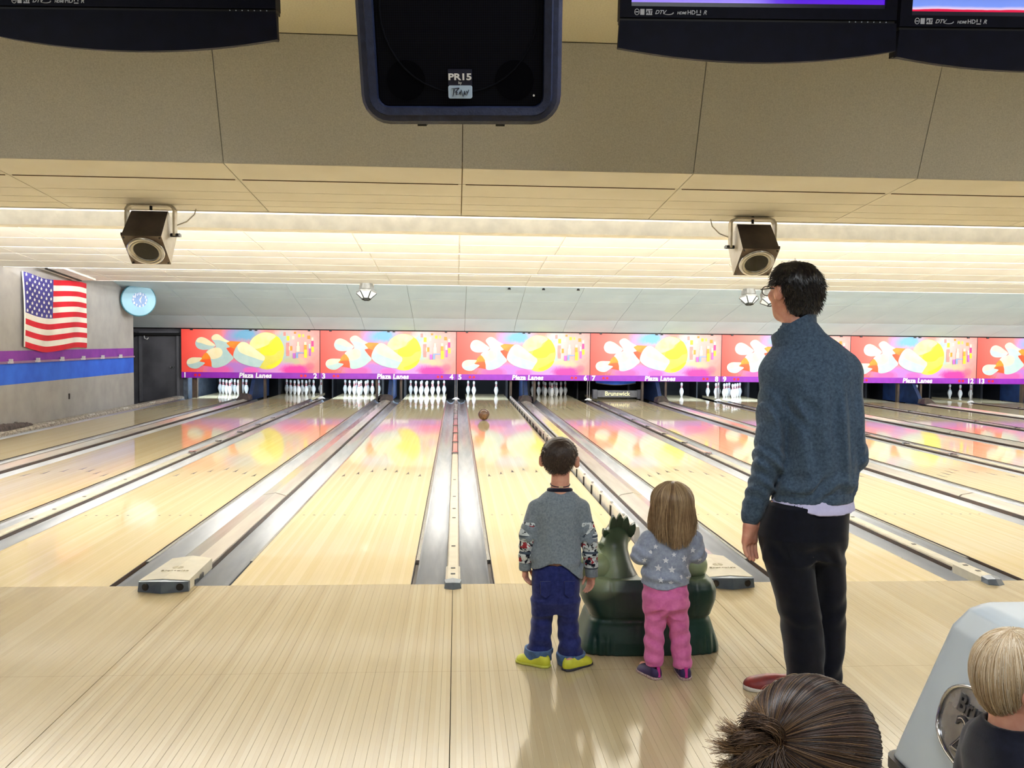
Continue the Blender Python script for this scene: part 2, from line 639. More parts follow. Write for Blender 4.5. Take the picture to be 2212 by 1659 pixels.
# dark recess with a service door left of the first masking unit
w = S('wall_recess')
O('plaster_panel', MB().box(-8.4, -7.72, 16.9, 17.0, -0.16, 1.95).box(-6.80, -6.71, 16.9, 17.0, -0.16, 1.95).box(-7.72, -6.80, 16.9, 17.0, 1.62, 1.95), MAT['dark_paint'], w)
d1 = S('door_1')
O('door_leaf', MB().box(-7.68, -6.84, 16.93, 16.97, -0.1, 1.58), M('door_grey', (66, 66, 72), (40, 40, 46), scale=1.6, rough=0.6), d1)
O('door_frame', MB().box(-7.74, -7.68, 16.86, 16.98, -0.1, 1.63).box(-6.84, -6.78, 16.86, 16.98, -0.1, 1.63).box(-7.68, -6.84, 16.86, 16.98, 1.58, 1.63), M('frame_grey', (78, 78, 84), rough=0.6), d1)
O('door_handle', MB().cyl((-6.94, 16.93, 0.75), (-6.94, 16.86, 0.75), 0.03).box(-7.0, -6.93, 16.86, 16.875, 0.735, 0.765), M('steel', (150, 150, 152), rough=0.35, metal=0.9), d1)
rod = T('curtain_rod', 'black rod spanning the dark recess beside the first sign', 'rod', (-7.23, 16.80, 1.55))
O('rod_bar', MB().cyl((-0.62, 0, -0.005), (0.53, 0, 0.01), 0.035), M('black_iron', (16, 16, 18), rough=0.5, metal=0.3), rod)
O('rod_bracket', MB().box(-0.68, -0.60, -0.03, 0.10, -0.07, 0.05), MAT['black_iron'], rod)
O('rod_hook', MB().tube([(-0.36, 0, -0.03), (-0.34, -0.02, -0.10), (-0.28, -0.02, -0.12), (-0.26, 0, -0.08)], 0.012), M('white_metal', (205, 205, 205), rough=0.4, metal=0.3), rod)

# ------------------------------------------------------------------ ceilings, tile by tile
TW = 1.2192
M('tile_tan', (238, 234, 222), (231, 226, 212), scale=2.5, rough=0.85, bump=0.08, bscale=120)
M('tile_white', (244, 243, 238), (238, 236, 229), scale=2.0, rough=0.85, bump=0.05, bscale=120)
M('tile_blue', (200, 218, 228), (192, 211, 222), scale=1.5, rough=0.75)
M('tile_grey', (222, 220, 212), (204, 202, 194), scale=160, rough=0.9, bump=0.3, bscale=160, detail=2)
M('grid_dark', (150, 128, 84), rough=0.9)
M('grid_white', (246, 243, 234), rough=0.6)
def tile_field(parent, name, rows, x0, x1, xo, mat, th=0.016, gap=0.010, w=TW):
    """rows: list of ((ya,za),(yb,zb)) edges; each tile a slab hung in the grid"""
    k0 = math.floor((x0 - xo) / w)
    for (ya, za), (yb, zb) in rows:
        L = math.hypot(yb - ya, zb - za)
        ux, uz = (yb - ya) / L, (zb - za) / L
        g = gap / 2
        def pt(s, h):
            return (ya + ux * s - uz * h, za + uz * s + ux * h)
        poly = [pt(g, 0), pt(L - g, 0), pt(L - g, th), pt(g, th)]
        me_full = MB().prism(poly, 'x', g, w - g).mesh(name, [mat])
        k = k0
        while xo + k * w < x1:
            a, b = xo + k * w, xo + (k + 1) * w
            if b > x0 + 0.05:
                if a < x0 or b > x1:
                    aa, bb = max(a, x0), min(b, x1)
                    if bb - aa > 0.06:
                        O(name, MB().prism(poly, 'x', aa - a + g, bb - a - g), mat, parent, loc=(a, 0, 0))
                else:
                    O(name, me_full, None, parent, loc=(a, 0, 0))
            k += 1
def backing(parent, prof, x0, x1, mat, off=0.016, th=0.02):
    mb = MB()
    for (ya, za), (yb, zb) in zip(prof[:-1], prof[1:]):
        L = math.hypot(yb - ya, zb - za)
        ux, uz = (yb - ya) / L, (zb - za) / L
        q = lambda y, z, h: (y - uz * h, z + ux * h)
        mb.prism([q(ya, za, off), q(yb, zb, off), q(yb, zb, off + th), q(ya, za, off + th)], 'x', x0, x1)
    return O('ceiling_grid', mb, mat, parent)
def sect_z(s, y):
    return s[2] + s[3] * (s[1] - y)
# sloping bulkhead above the foul line
FB, FT = (-0.65, 2.367), (-0.885, 2.95)
bulk = S('wall_bulkhead')
tile_field(bulk, 'bulkhead_panel', [(FT, FB)], -6.83, XR, 0.035, MAT['tile_grey'], th=0.02, gap=0.004)
backing(bulk, [FT, FB], -6.84, XR, M('grid_brown', (70, 62, 48), rough=0.9), off=0.021)  # dark brown backing that shows in the panel joints
c0 = S('ceiling')
rows = [((-0.887 - 0.61 * (i + 1), 2.95), (-0.887 - 0.61 * i, 2.95)) for i in range(4)]
tile_field(c0, 'ceiling_tile', rows, -6.83, 6.6, 0.035, M('tile_cream', (226, 220, 196), (214, 208, 184), scale=120, rough=0.9, bump=0.2, bscale=150, detail=2))
O('ceiling_plane', MB().box(XL, XR, -9, -0.86, 2.967, 3.4), MAT['tile_cream'], c0)
O('roof_deck', MB().box(-8.6, XR + 0.2, -9.2, 21.5, 3.4, 3.5), MAT['plaster'], c0)
for key, mat, grid, nrow in (('A', 'tile_tan', 'grid_dark', 5), ('B', 'tile_white', 'grid_white', 9), ('C', 'tile_white', 'grid_white', 4), ('D', 'tile_white', 'grid_white', 4)):
    s = SECT[key]
    c = S('ceiling')
    if key == 'A':
        ys = [-0.65, -0.33, -0.05, 0.15, 0.30, 0.46]
    else:
        ys = [s[1] - 0.61 * i for i in range(nrow)][::-1]
        if ys[0] > s[0]:
            ys = [s[0]] + ys
        ys = [y for y in ys if y >= s[0] - 1e-6]
    pr = [(y, sect_z(s, y)) for y in ys]
    tile_field(c, 'ceiling_tile', list(zip(pr[:-1], pr[1:])), -6.84, XR, 0.035, MAT[mat], gap=0.006 if key == 'A' else 0.016)
    if key == 'A':
        zz = sect_z(s, -0.33)
        for i in range(-5, 12):
            O('dark_slot', MB().box(0.02, TW - 0.02, -0.335, -0.325, zz - 0.003, zz + 0.004), M('slot_brown', (84, 62, 26), rough=0.9), c, loc=(0.035 + i * TW, 0, 0))
    backing(c, pr, -6.845, XR, MAT[grid], off=0.010 if key != 'A' else 0.014)
    y1, z1 = pr[-1]
    O('cove_lip', MB().box(-6.845, XR, y1 - 0.012, y1 + 0.004, z1 - 0.004, z1 + 0.05), MAT[mat if key == 'A' else 'grid_white'], c)
# curved pale blue soffit over the pin end
sof = S('ceiling')
SOF = [(11.35, 2.93), (12.7, 2.64), (14.0, 2.345), (15.75, 1.985), (16.62, 1.715)]
tile_field(sof, 'soffit_panel', list(zip(SOF[:-1], SOF[1:])), -8.38, XR, 0.2, MAT['tile_blue'], gap=0.008)
backing(sof, SOF, -8.39, XR, M('grid_bluegrey', (150, 160, 164), rough=0.8), off=0.012)
for i, (x, y, z) in enumerate(((1.083, 13.0, 2.429), (1.793, 13.0, 2.40), (2.516, 13.0, 2.439))):
    zz = 2.64 - (13.0 - 12.7) * 0.2269
    tag(O('ceiling_hook', MB().cyl((x, 13.0, zz - 0.035), (x, 13.0, zz + 0.01), 0.035, 0.02, 10), MAT['black_iron']),
        ('leftmost', 'middle', 'rightmost')[i] + ' of three small black studs on the pale blue soffit', 'stud', 'black studs on the soffit')
for i, (tx, ty) in enumerate(TROFFERS):
    t = T('ceiling_light', ('recessed ceiling light over the seats, %s row %s' % (('front', 'rear')[i // 3], ('left', 'centre', 'right')[i % 3])), 'ceiling light', (tx, ty, 2.93), group='seating lights')
    O('light_frame', MB().box(-0.62, 0.62, -0.32, -0.27, 0, 0.03).box(-0.62, 0.62, 0.27, 0.32, 0, 0.03).box(-0.62, -0.57, -0.27, 0.27, 0, 0.03).box(0.57, 0.62, -0.27, 0.27, 0, 0.03), MAT['grid_white'], t)
# narrow air slot in the last ceiling section by the left wall
t = T('ceiling_vent', 'white slot vent with dark gap in ceiling near flag', 'vent', (-6.45, 10.25, sect_z(SECT['D'], 10.25)), rot=(-math.atan(0.08), 0, 0))
O('vent_flange', MB().box(-0.14, 0.10, -0.75, 0.55, -0.03, 0.0), MAT['grid_white'], t)
for dx in (-0.155, -0.185):
    O('vent_slat', MB().box(dx, dx + 0.02, -0.75, 0.55, -0.045, -0.005), M('slot_black', (34, 30, 26), rough=0.8), t)
# suspended trough that carries the first run of strip lamps, hidden from the approach by the first ceiling
t = T('cove_trough', 'long white lamp trough hung behind the first ceiling edge', 'lamp trough', (XL, 2.28, 2.40))
O('trough', MB().box(0.05, XR - XL - 0.05, -0.10, -0.08, -0.02, 0.10).box(0.05, XR - XL - 0.05, -0.08, 0.10, -0.02, 0.0).box(0.05, XR - XL - 0.05, 0.08, 0.10, 0.0, 0.03), MAT['grid_white'], t)
for i in range(6):
    O('hanger_rod', MB().cyl((2 + 4.5 * i, 0, 0.0), (2 + 4.5 * i, 0, 0.50), 0.006, n=6), MAT['white_metal'], t)
# ------------------------------------------------------------------ lanes, gutters, divisions
def lane_left(n):
    k = (n - 5) // 2
    return k * PITCHX + GA / 2 if n % 2 else k * PITCHX + PITCHX - GA / 2 - LW
NUM = ['zero', 'one', 'two', 'three', 'four', 'five', 'six', 'seven', 'eight', 'nine', 'ten', 'eleven', 'twelve', 'thirteen', 'fourteen']
LANES = range(1, 15)
LEND = 19.35
M('gutter', (205, 208, 214), (188, 192, 200), scale=5, rough=0.26, stretch=(3, 0.3, 1), spec=0.6)
M('aluminium', (196, 194, 190), (170, 168, 164), scale=30, rough=0.28, metal=0.75, stretch=(6, 0.5, 1))
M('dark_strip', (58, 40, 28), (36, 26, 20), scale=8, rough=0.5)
M('inlay', (52, 34, 22), rough=0.4)
def gutter_prof(w, side):
    pts = [(0, -0.012), (0.010, -0.035), (0.030, -0.062), (0.065, -0.084), (w / 2, -0.092), (w - 0.065, -0.084), (w - 0.030, -0.062), (w - 0.010, -0.035), (w, -0.012)]
    return [(side * a, b) for a, b in pts]
def gutter_mesh(w, side):
    pr = gutter_prof(w, side)
    lo = [(a, b - 0.012) for a, b in pr]
    return MB().prism(pr + lo[::-1], 'y', 0.003, 16.92).mesh('gutter', [MAT['gutter']], True)
WGA, WGB = 0.190, 0.212
gm = {(w, s): gutter_mesh(w, s) for w in (WGA, WGB) for s in (-1, 1)}
bed = MB().box(0, LW, 0.002, LEND, -0.06, 0).mesh('lane_bed', [MAT['lane']])
strip_m = MB().box(0.0002, 0.004, 0.003, 16.92, -0.06, -0.001).box(0.004, 0.027, 0.003, 16.92, -0.075, -0.033).mesh('edge_strip', [MAT['dark_strip']])
def bumper_mesh():
    m = MB()
    m.prism([(0.004, -0.032), (0.027, -0.032), (0.029, -0.020), (0.027, -0.007), (0.006, -0.007), (0.004, -0.012)], 'y', 0.62, 16.6)
    return m.mesh('bumper_rail', [MAT['aluminium']])
bump_m = bumper_mesh()
dart_m = MB().prism([(-0.017, 0), (0, 0.20), (0.017, 0), (0, 0.04)], 'z', 0.0003, 0.0010).mesh('dart', [MAT['inlay']])
dot_m = MB().cyl((0, 0, 0.0003), (0, 0, 0.0010), 0.0095, n=10).mesh('dot', [MAT['inlay']])
for n in LANES:
    L = lane_left(n)
    ln = T('bowling_lane', 'glossy maple lane running to the pins under number %s' % NUM[n], 'bowling lane', (L, 0, 0), group='bowling lanes')
    O('lane_bed', bed, None, ln)
    odd = n % 2 == 1
    # gap A lies left of odd lanes and right of even lanes
    for side in (-1, 1):
        isA = (side < 0) == odd
        w = WGA if isA else WGB
        x = -0.028 if side < 0 else LW + 0.028
        O('gutter', gm[(w, side)], None, ln, loc=(x, 0, 0))
        o = O('edge_strip', strip_m, None, ln, loc=((0.0 if side < 0 else LW), 0, 0))
        if side < 0:
            o.scale = (-1, 1, 1)
        if not (n == 5 and side > 0):
            o = O('bumper_rail', bump_m, None, ln, loc=(0.0 if side < 0 else LW, 0, 0))
            if side < 0:
                o.scale = (-1, 1, 1)
    if 2 <= n <= 9:
        for i in range(7):
            O('dart', dart_m, None, ln, loc=(LW * (0.5 + (i - 3) * 5 / 39.0), 4.72 - 0.155 * abs(i - 3), 0))
    if 3 <= n <= 7:
        for i in (0, 1, 2, 3, 4, 7, 8, 9, 10, 11):
            O('dot', dot_m, None, ln, loc=(LW * (0.5 + (i - 5.5) * 3.1 / 39.0), 2.14, 0))
# raised bumper on the right edge of lane five
L5R = lane_left(5) + LW
t = T('raised_bumper', 'white raised bumper rail with black posts right of lane five', 'bumper rail', (L5R + 0.015, 0, 0))
M('bumper_white', (222, 222, 220), (205, 205, 204), scale=10, rough=0.3)
M('black_plastic', (20, 20, 22), rough=0.4)
O('bumper_panel', MB().prism([(0.012, -0.05), (0.05, -0.05), (0.058, 0.05), (0.05, 0.092), (0.022, 0.092), (0.014, 0.078)], 'y', 1.2, 16.9), MAT['bumper_white'], t)
post_m = MB().box(0.002, 0.016, -0.020, 0.020, -0.03, 0.068).mesh('bumper_post', [MAT['black_plastic']])
slot_m = MB().box(0.004, 0.0145, -0.16, 0.16, -0.02, 0.052).mesh('bumper_slot', [MAT['black_plastic']])
cap_m = MB().box(0.010, 0.030, -0.02, 0.02, 0.088, 0.1).mesh('rail_clip', [M('chrome', (200, 200, 205), rough=0.15, metal=1.0)])
y = 1.66
while y < 8.5:
    O('bumper_post', post_m, None, t, loc=(0, y, 0))
    O('rail_clip', cap_m, None, t, loc=(0, y, 0))
    y += 0.54
while y < 16.7:
    O('bumper_slot', slot_m, None, t, loc=(0, y, 0))
    y += 0.66

# divisions between pairs: slim capping rail with clips
M('cream_plastic', (214, 208, 190), (202, 196, 178), scale=12, rough=0.3)
M('greige', (196, 188, 178), (182, 172, 164), scale=3, rough=0.14, stretch=(4, 0.3, 1), spec=0.6)
M('cap_blue', (92, 104, 116), (78, 88, 102), scale=14, rough=0.35)
M('grime', (118, 106, 96), (196, 188, 172), scale=26, rough=0.6, detail=6)
cw = (GA - 2 * (0.028 + WGA)) / 2
rail_near = MB().prism([(-cw, -0.06), (cw, -0.06), (cw, 0.012), (cw - 0.008, 0.022), (-cw + 0.008, 0.022), (-cw, 0.012)], 'y', 0.30, 6.0).mesh('capping_rail', [MAT['cream_plastic']])
rail_far = MB().prism([(-cw, -0.06), (cw, -0.06), (cw * 0.8, 0.014), (-cw * 0.8, 0.014)], 'y', 6.02, 16.95).mesh('capping_rail', [MAT['greige']])
sleeve = MB().prism([(-cw - 0.008, -0.06), (cw + 0.008, -0.06), (cw + 0.008, 0.025), (cw - 0.006, 0.036), (-cw + 0.006, 0.036), (-cw - 0.008, 0.025)], 'y', -0.02, 0.31).mesh('capping_sleeve', [MAT['cream_plastic']])
nose = MB()
e = cw + 0.014
nose.add([(-e, -0.02, 0.0005), (e, -0.02, 0.0005), (e, -0.02, 0.034), (0, -0.02, 0.044), (-e, -0.02, 0.034),
          (-e, -0.10, 0.0005), (0, -0.125, 0.0005), (e, -0.10, 0.0005), (e * 0.85, -0.075, 0.028), (0, -0.09, 0.034), (-e * 0.85, -0.075, 0.028)],
         [(0, 1, 2, 3, 4), (5, 10, 9, 6), (6, 9, 8, 7), (4, 3, 9, 10), (3, 2, 8, 9), (0, 4, 10, 5), (1, 7, 8, 2), (0, 5, 6, 7, 1)])
nose_m = nose.mesh('end_nose', [MAT['cap_blue']])
clip_m = MB().box(-cw - 0.008, cw + 0.008, -0.02, 0.02, 0.0, 0.028).box(-cw * 0.6, cw * 0.6, -0.07, -0.05, 0, 0.03).mesh('rail_clip', [MAT['chrome']])
slotm = MB().box(-0.014, 0.014, -0.012, 0.012, 0.0215, 0.0235).mesh('rail_slot', [MAT['black_plastic']])
shade_a = MB().box(-0.003, 0.003, 0.33, 16.9, -0.07, 0.002).mesh('shade_strip', [MAT['dark_strip']])  # dark strip standing in for the shaded, grimy line beside the rail
PAIR = {k: NUM[2 * k + 4] + ' and ' + NUM[2 * k + 5] for k in range(-1, 5)}
for k in range(-1, 5):
    t = T('lane_divider', 'slim capping rail with metal clips between lanes %s' % PAIR[k], 'lane divider', (k * PITCHX, 0, 0), group='slim dividers between lane pairs')
    O('capping_rail', rail_near, None, t)
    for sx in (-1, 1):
        O('shade_strip', shade_a, None, t, loc=(sx * (cw + 0.002), 0, 0))
    O('capping_rail', rail_far, None, t)
    O('capping_sleeve', sleeve, None, t)
    O('end_nose', nose_m, None, t)
    for i in range(8):
        O('rail_clip', clip_m, None, t, loc=(0, 6.2 + 1.25 * i, 0))
    for yy in (0.10, 0.24, 0.9, 1.9, 2.3, 2.9, 3.9):
        O('rail_slot', slotm, None, t, loc=(0, yy, 0.002 if yy > 0.3 else 0.0155))
# wall side of lane one
t = T('lane_divider', 'grimy capping strip between lane one and the grey wall', 'lane divider', (-2 * PITCHX + 0.03, 0, 0), group='slim dividers between lane pairs')
O('capping_rail', MB().prism([(-0.165, -0.1), (0.006, -0.1), (0.006, 0.02), (-0.03, 0.045), (-0.165, 0.05)], 'y', 0, 16.9), MAT['grime'], t)
for i in range(9):
    O('rail_clip', MB().box(-0.05, 0.0, -0.12, 0.12, 0.03, 0.055), M('foam_white', (214, 210, 200), (176, 170, 160), scale=30, rough=0.8), t, loc=(0, 1.5 + 1.65 * i, 0))
tag(iso('rag_pile', lambda p: uni([ell(p, (0, 0, 0), (0.05, 0.9, 0.10)), ell(p, (0.01, -0.5, 0.0), (0.05, 0.5, 0.13))], 0.05) + 0.010 * wob(p, 60), (-0.12, -1.3, -0.02), (0.12, 1.2, 0.2), 0.02, M('rag', (92, 82, 80), (60, 54, 54), scale=30, rough=0.95), loc=(-6.79, 8.45, 0.045)), 'dusty grey cloth bunched along the foot of the wall', 'rag')

# divisions inside each pair: ball return cover with front hood
hw = (GB - 2 * (0.028 + WGB)) / 2
def cover(y0, y1, near):
    return MB().prism([(-hw, -0.07), (hw, -0.07), (hw, 0.018), (0.02, 0.045), (-hw + 0.02, 0.026), (-hw, 0.012)], 'y', y0, y1).mesh('return_cover', [MAT['greige']])
cov = [cover(0.42, 2.96, 1), cover(2.985, 9.0, 0), cover(9.025, 15.9, 0)]
hwid = 0.142
shade_b = MB().box(-0.004, 0.004, 0.46, 15.9, -0.08, 0.008).mesh('shade_strip', [MAT['dark_strip']])  # dark strip standing in for the shadow line along the cover's side
def hood_mesh():
    m = MB()
    # moulded top: widens to the nose, ridge in the middle
    m.add([(-hwid, -0.10, 0.002), (hwid, -0.10, 0.002), (hwid, -0.10, 0.062), (0, -0.12, 0.076), (-hwid, -0.10, 0.062),
           (-hw - 0.01, 0.45, -0.01), (hw + 0.01, 0.45, -0.01), (hw + 0.01, 0.45, 0.055), (0, 0.47, 0.068), (-hw - 0.01, 0.45, 0.055)],
          [(0, 1, 2, 3, 4), (9, 8, 7, 6, 5), (4, 3, 8, 9), (3, 2, 7, 8), (0, 4, 9, 5), (1, 6, 7, 2), (0, 5, 6, 1)])
    return m.mesh('hood_shell', [MAT['cream_plastic']])
def hood_nose():
    m = MB()
    h = hwid + 0.004
    m.add([(-h, -0.098, 0.0005), (h, -0.098, 0.0005), (h, -0.098, 0.060), (0, -0.112, 0.074), (-h, -0.098, 0.060),
           (-h * 1.0, -0.118, 0.0005), (0, -0.165, 0.0005), (h * 1.0, -0.118, 0.0005), (h * 0.96, -0.112, 0.055), (0, -0.150, 0.066), (-h * 0.96, -0.112, 0.055)],
          [(0, 1, 2, 3, 4), (5, 10, 9, 6), (6, 9, 8, 7), (4, 3, 9, 10), (3, 2, 8, 9), (0, 4, 10, 5), (1, 7, 8, 2), (0, 5, 6, 7, 1)])
    return m.mesh('hood_nose', [MAT['cap_blue']])
hood_m, hnose_m = hood_mesh(), hood_nose()
sock = MB().cyl((0, -0.003, 0), (0, 0.012, 0), 0.021, n=16).mesh('socket', [MAT['black_plastic']])
notch = MB().prism([(-0.08, 0), (0.10, 0), (0.10, 0.03), (0.05, 0.028), (0.02, 0.012), (-0.03, 0.026), (-0.08, 0.03)], 'x', -0.004, 0.004).mesh('side_notch', [MAT['black_plastic']])
M('logo_tan', (150, 140, 112), rough=0.5)
emb = MB().cyl((0, 0, 0), (0, 0, 0.0015), 0.032, n=20).mesh('emblem', [MAT['logo_tan']])
far_hood = MB()
far_hood.add([(-0.16, -0.22, 0.0), (0.16, -0.22, 0.0), (0.17, 0.10, 0.0), (-0.17, 0.10, 0.0), (-0.06, -0.02, 0.15), (0.06, -0.02, 0.15), (0.15, 0.10, 0.11), (-0.15, 0.10, 0.11)],
             [(0, 1, 5, 4), (1, 2, 6, 5), (2, 3, 7, 6), (3, 0, 4, 7), (4, 5, 6, 7), (0, 3, 2, 1)])
far_hood_m = far_hood.mesh('tail_hood', [M('hood_brown', (70, 58, 56), (44, 38, 40), scale=12, rough=0.5)])
PB = {k: NUM[2 * k + 5] + ' and ' + NUM[2 * k + 6] for k in range(-2, 5)}
for k in range(-2, 5):
    x = (k + 0.5) * PITCHX
    t = T('ball_return_track', 'covered ball return track between lanes %s' % PB[k], 'ball return track', (x, 0, 0), group='ball return tracks')
    for c in cov:
        O('return_cover', c, None, t)
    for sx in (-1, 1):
        O('shade_strip', shade_b, None, t, loc=(sx * (hw + 0.001), 0, 0))
    O('hood_shell', hood_m, None, t)
    ns = O('hood_nose', hnose_m, None, t)
    for sx in (-1, 1):
        O('socket', sock, None, ns, loc=(sx * 0.098, -0.131, 0.030), rot=(0, 0, sx * 0.32))
        O('side_notch', notch, None, t, loc=(sx * (hwid - 0.004), 0.10, 0.001))
    if -1 <= k <= 0:
        O('emblem', emb, None, t, loc=(0.0, 0.16, 0.0705), rot=(-0.02, 0, 0))
        O('brand_lettering', text_mesh('Brunswick', 0.034, MAT['logo_tan'], 0.0012, 0.0003, 0.0, 'CENTER', 1.15), None, t, loc=(0.005, 0.07, 0.0725), rot=(-0.02, 0, 0))
    O('tail_hood', far_hood_m, None, t, loc=(0, 16.1, 0.02))

# ------------------------------------------------------------------ pin end: kickbacks, pit, curtain
M('kick_black', (26, 26, 32), (16, 16, 22), scale=6, rough=0.6)
M('kick_blue', (30, 52, 92), (20, 34, 66), scale=5, rough=0.45)
M('kick_wood', (74, 55, 38), (46, 35, 26), scale=7, rough=0.6, stretch=(3, 3, 0.6))
M('pit_black', (12, 12, 14), rough=0.9)
struct(O('wall_pit_curtain', MB().box(-6.71, XR, 19.75, 19.80, -0.16, 1.6), MAT['pit_black']))
kb_side = MB().prism([(18.75, -0.12), (19.7, -0.12), (19.7, 0.9), (18.75, 0.9)], 'x', -0.03, 0.03).mesh('kickback_board', [MAT['kick_black']])
kb_edge = MB().box(-0.028, 0.028, 16.93, 17.03, -0.08, 0.9).mesh('wood_edge', [MAT['kick_wood']])
kb_slant = MB().prism([(16.35, -0.02), (18.4, -0.02), (18.4, 0.85), (17.2, 0.85)], 'x', -0.045, 0.045).mesh('slant_guard', [MAT['kick_blue']])
for k in range(-2, 5):
    x = (k + 0.5) * PITCHX
    t = T('kickback', 'dark kickback boards and blue slanted guard between lanes %s' % PB[k], 'kickback', (x, 0, 0), group='kickbacks inside each pair')
    for sx in (-1, 1):
        O('kickback_board', kb_side, None, t, loc=(sx * 0.30, 0, 0))
        O('wood_edge', kb_edge, None, t, loc=(sx * 0.30, 0, 0))
    O('slant_guard', kb_slant, None, t, loc=(0.055, 0, 0))
kb_thin = MB().box(-0.02, 0.02, 19.0, 19.7, -0.12, 0.9).mesh('divider_board', [MAT['kick_black']])
post2 = MB().cyl((0, 16.98, -0.02), (0, 16.98, 0.6), 0.014, n=10).mesh('post', [MAT['chrome']])
foot2 = MB().prism([(-0.10, 0.0), (0.10, 0.0), (0.03, 0.05), (-0.03, 0.05)], 'y', 16.95, 17.0).mesh('post_foot', [MAT['bumper_white']])
for k in range(-1, 5):
    t = T('pit_divider', 'black pit divider with twin chrome posts between lanes %s' % PAIR[k], 'pit divider', (k * PITCHX, 0, 0), group='dividers between pairs of pits')
    O('divider_board', kb_thin, None, t)
    for sx in (-1, 1):
        O('post', post2, None, t, loc=(sx * 0.028, 0, 0))
    O('post_foot', foot2, None, t)
t = T('pit_divider', 'dark grey end post of the pits beside the recess', 'pit divider', (-2 * PITCHX + 0.05, 0, 0), group='dividers between pairs of pits')
O('divider_board', MB().box(-0.05, 0.03, 16.95, 19.7, -0.12, 1.7), M('post_grey', (70, 80, 92), (46, 54, 66), scale=9, rough=0.5), t)
O('wood_edge', MB().box(0.16, 0.28, 16.95, 17.05, -0.08, 0.9), MAT['kick_wood'], t)
# pin deck lamps behind the masking units
BRIGHT = {1: 70, 2: 4, 3: 80, 4: 84, 5: 46, 6: 6, 7: 2, 8: 46, 9: 80, 10: 46, 11: 10, 12: 22, 13: 22, 14: 8}
for n in LANES:
    c = lane_left(n) + LW / 2
    t = T('pin_lamp', 'fluorescent pin deck lamp hidden above lane %s' % NUM[n], 'lamp', (c, 17.05, 0.72), group='pin deck lamps')
    O('lamp_housing', MB().box(-0.5, 0.5, -0.05, 0.05, 0.02, 0.07), MAT['kick_black'], t)
    O('lamp_bracket', MB().box(-0.04, 0.04, -0.247, -0.05, 0.03, 0.06), MAT['kick_black'], t)
    a = area('pin_lamp_light', (c, 17.05, 0.735), (0, 0.80, -0.60), 0.95, 0.05, BRIGHT[n], (0.62, 0.80, 1.0))
# lowered sweep bar on lane seven
c7 = lane_left(7) + LW / 2
t = T('sweep_bar', 'grey lettered sweep bar lowered across lane seven', 'sweep bar', (c7, 17.25, 0.0))
M('sweep_grey', (96, 96, 100), (78, 78, 84), scale=8, rough=0.5)
O('bar', MB().box(-0.53, 0.53, -0.02, 0.02, 0.06, 0.24), MAT['sweep_grey'], t, bevel=0.008)
for sx in (-1, 1):
    O('arm', MB().box(sx * 0.58 - 0.06, sx * 0.58 + 0.06, -0.06, 0.10, 0.02, 0.26), M('sweep_dark', (72, 72, 78), rough=0.5), t, bevel=0.01)
O('brand_lettering', text_mesh('Brunswick', 0.155, M('letter_cream', (236, 230, 178), rough=0.5), 0.002, 0.003), None, t, loc=(0.0, -0.024, 0.105), rot=(PI / 2, 0, 0))
t = T('pinsetter_arc', 'blue lit curved pinsetter panel above the sweep bar', 'pinsetter panel', (c7, 17.5, 0.42))
pts = [(-0.52 + 1.04 * i / 14, 0.0 - 0.055 * math.sin(PI * i / 14)) for i in range(15)]
O('curved_panel', MB().prism(pts + [(0.52, 0.3), (-0.52, 0.3)], 'y', -0.03, 0.03), M('arc_blue', (40, 110, 215), (30, 80, 190), scale=4, rough=0.3), t)
O('curved_lip', MB().tube([(a, -0.035, b) for a, b in pts], 0.012, 6), MAT['sweep_grey'], t)

# ------------------------------------------------------------------ pins and the rolling ball
PROF = [(0.026, 0.0), (0.0285, 0.01), (0.036, 0.04), (0.050, 0.08), (0.0575, 0.105), (0.0605, 0.125), (0.0595, 0.145), (0.053, 0.175), (0.042, 0.205),
        (0.033, 0.225), (0.0285, 0.238), (0.026, 0.246), (0.0243, 0.256), (0.0235, 0.266), (0.0240, 0.276), (0.0245, 0.284), (0.0262, 0.292), (0.029, 0.312), (0.0315, 0.332), (0.0315, 0.345), (0.0275, 0.364), (0.018, 0.377), (0.006, 0.381)]
pm = [0] * (len(PROF) - 1)
for i in (10, 11, 14, 15):
    pm[i] = 1
M('pin_white', (240, 240, 238), (230, 230, 228), scale=20, rough=0.18)
M('pin_red', (196, 22, 40), rough=0.25)
pin_m = MB().lathe(PROF, n=20, mats=pm).mesh('bowling_pin', [MAT['pin_white'], MAT['pin_red']], True)
PINS = {1: (0, 0, 'front pin'), 2: (-.1524, .264, 'left pin of second row'), 3: (.1524, .264, 'right pin of second row'),
        4: (-.3048, .528, 'left pin of third row'), 5: (0, .528, 'middle pin of third row'), 6: (.3048, .528, 'right pin of third row'),
        7: (-.4572, .792, 'far left pin of back row'), 8: (-.1524, .792, 'inner left pin of back row'), 9: (.1524, .792, 'inner right pin of back row'), 10: (.4572, .792, 'far right pin of back row')}
ALL = list(range(1, 11))
SET = {1: ALL[:9], 2: ALL, 3: ALL, 4: ALL, 5: [4, 6, 7], 6: ALL, 8: [6], 9: ALL, 10: [], 11: [6], 12: [9, 6], 13: [8, 5, 6]}
for n, ps in SET.items():
    c = lane_left(n) + LW / 2
    for q in ps:
        dx, dy, txt = PINS[q]
        tag(O('bowling_pin', pin_m, None, loc=(c + dx, 18.29 + dy, 0.0005)), 'white bowling pin on lane %s, %s' % (NUM[n], txt), 'bowling pin', 'pins on lane %s' % NUM[n])
def ball_material():
    t = NT('ball_brown')
    nz = t.noise(t.coord(), 9, 5, 0.6, 1.5)
    t.base(t.ramp(nz, [(0.3, lin((58, 34, 20))), (0.55, lin((104, 66, 38))), (0.75, lin((140, 98, 58)))]))
    t.set(rough=0.07, spec=0.6, coat=0.5, coat_rough=0.03)
    return t.m
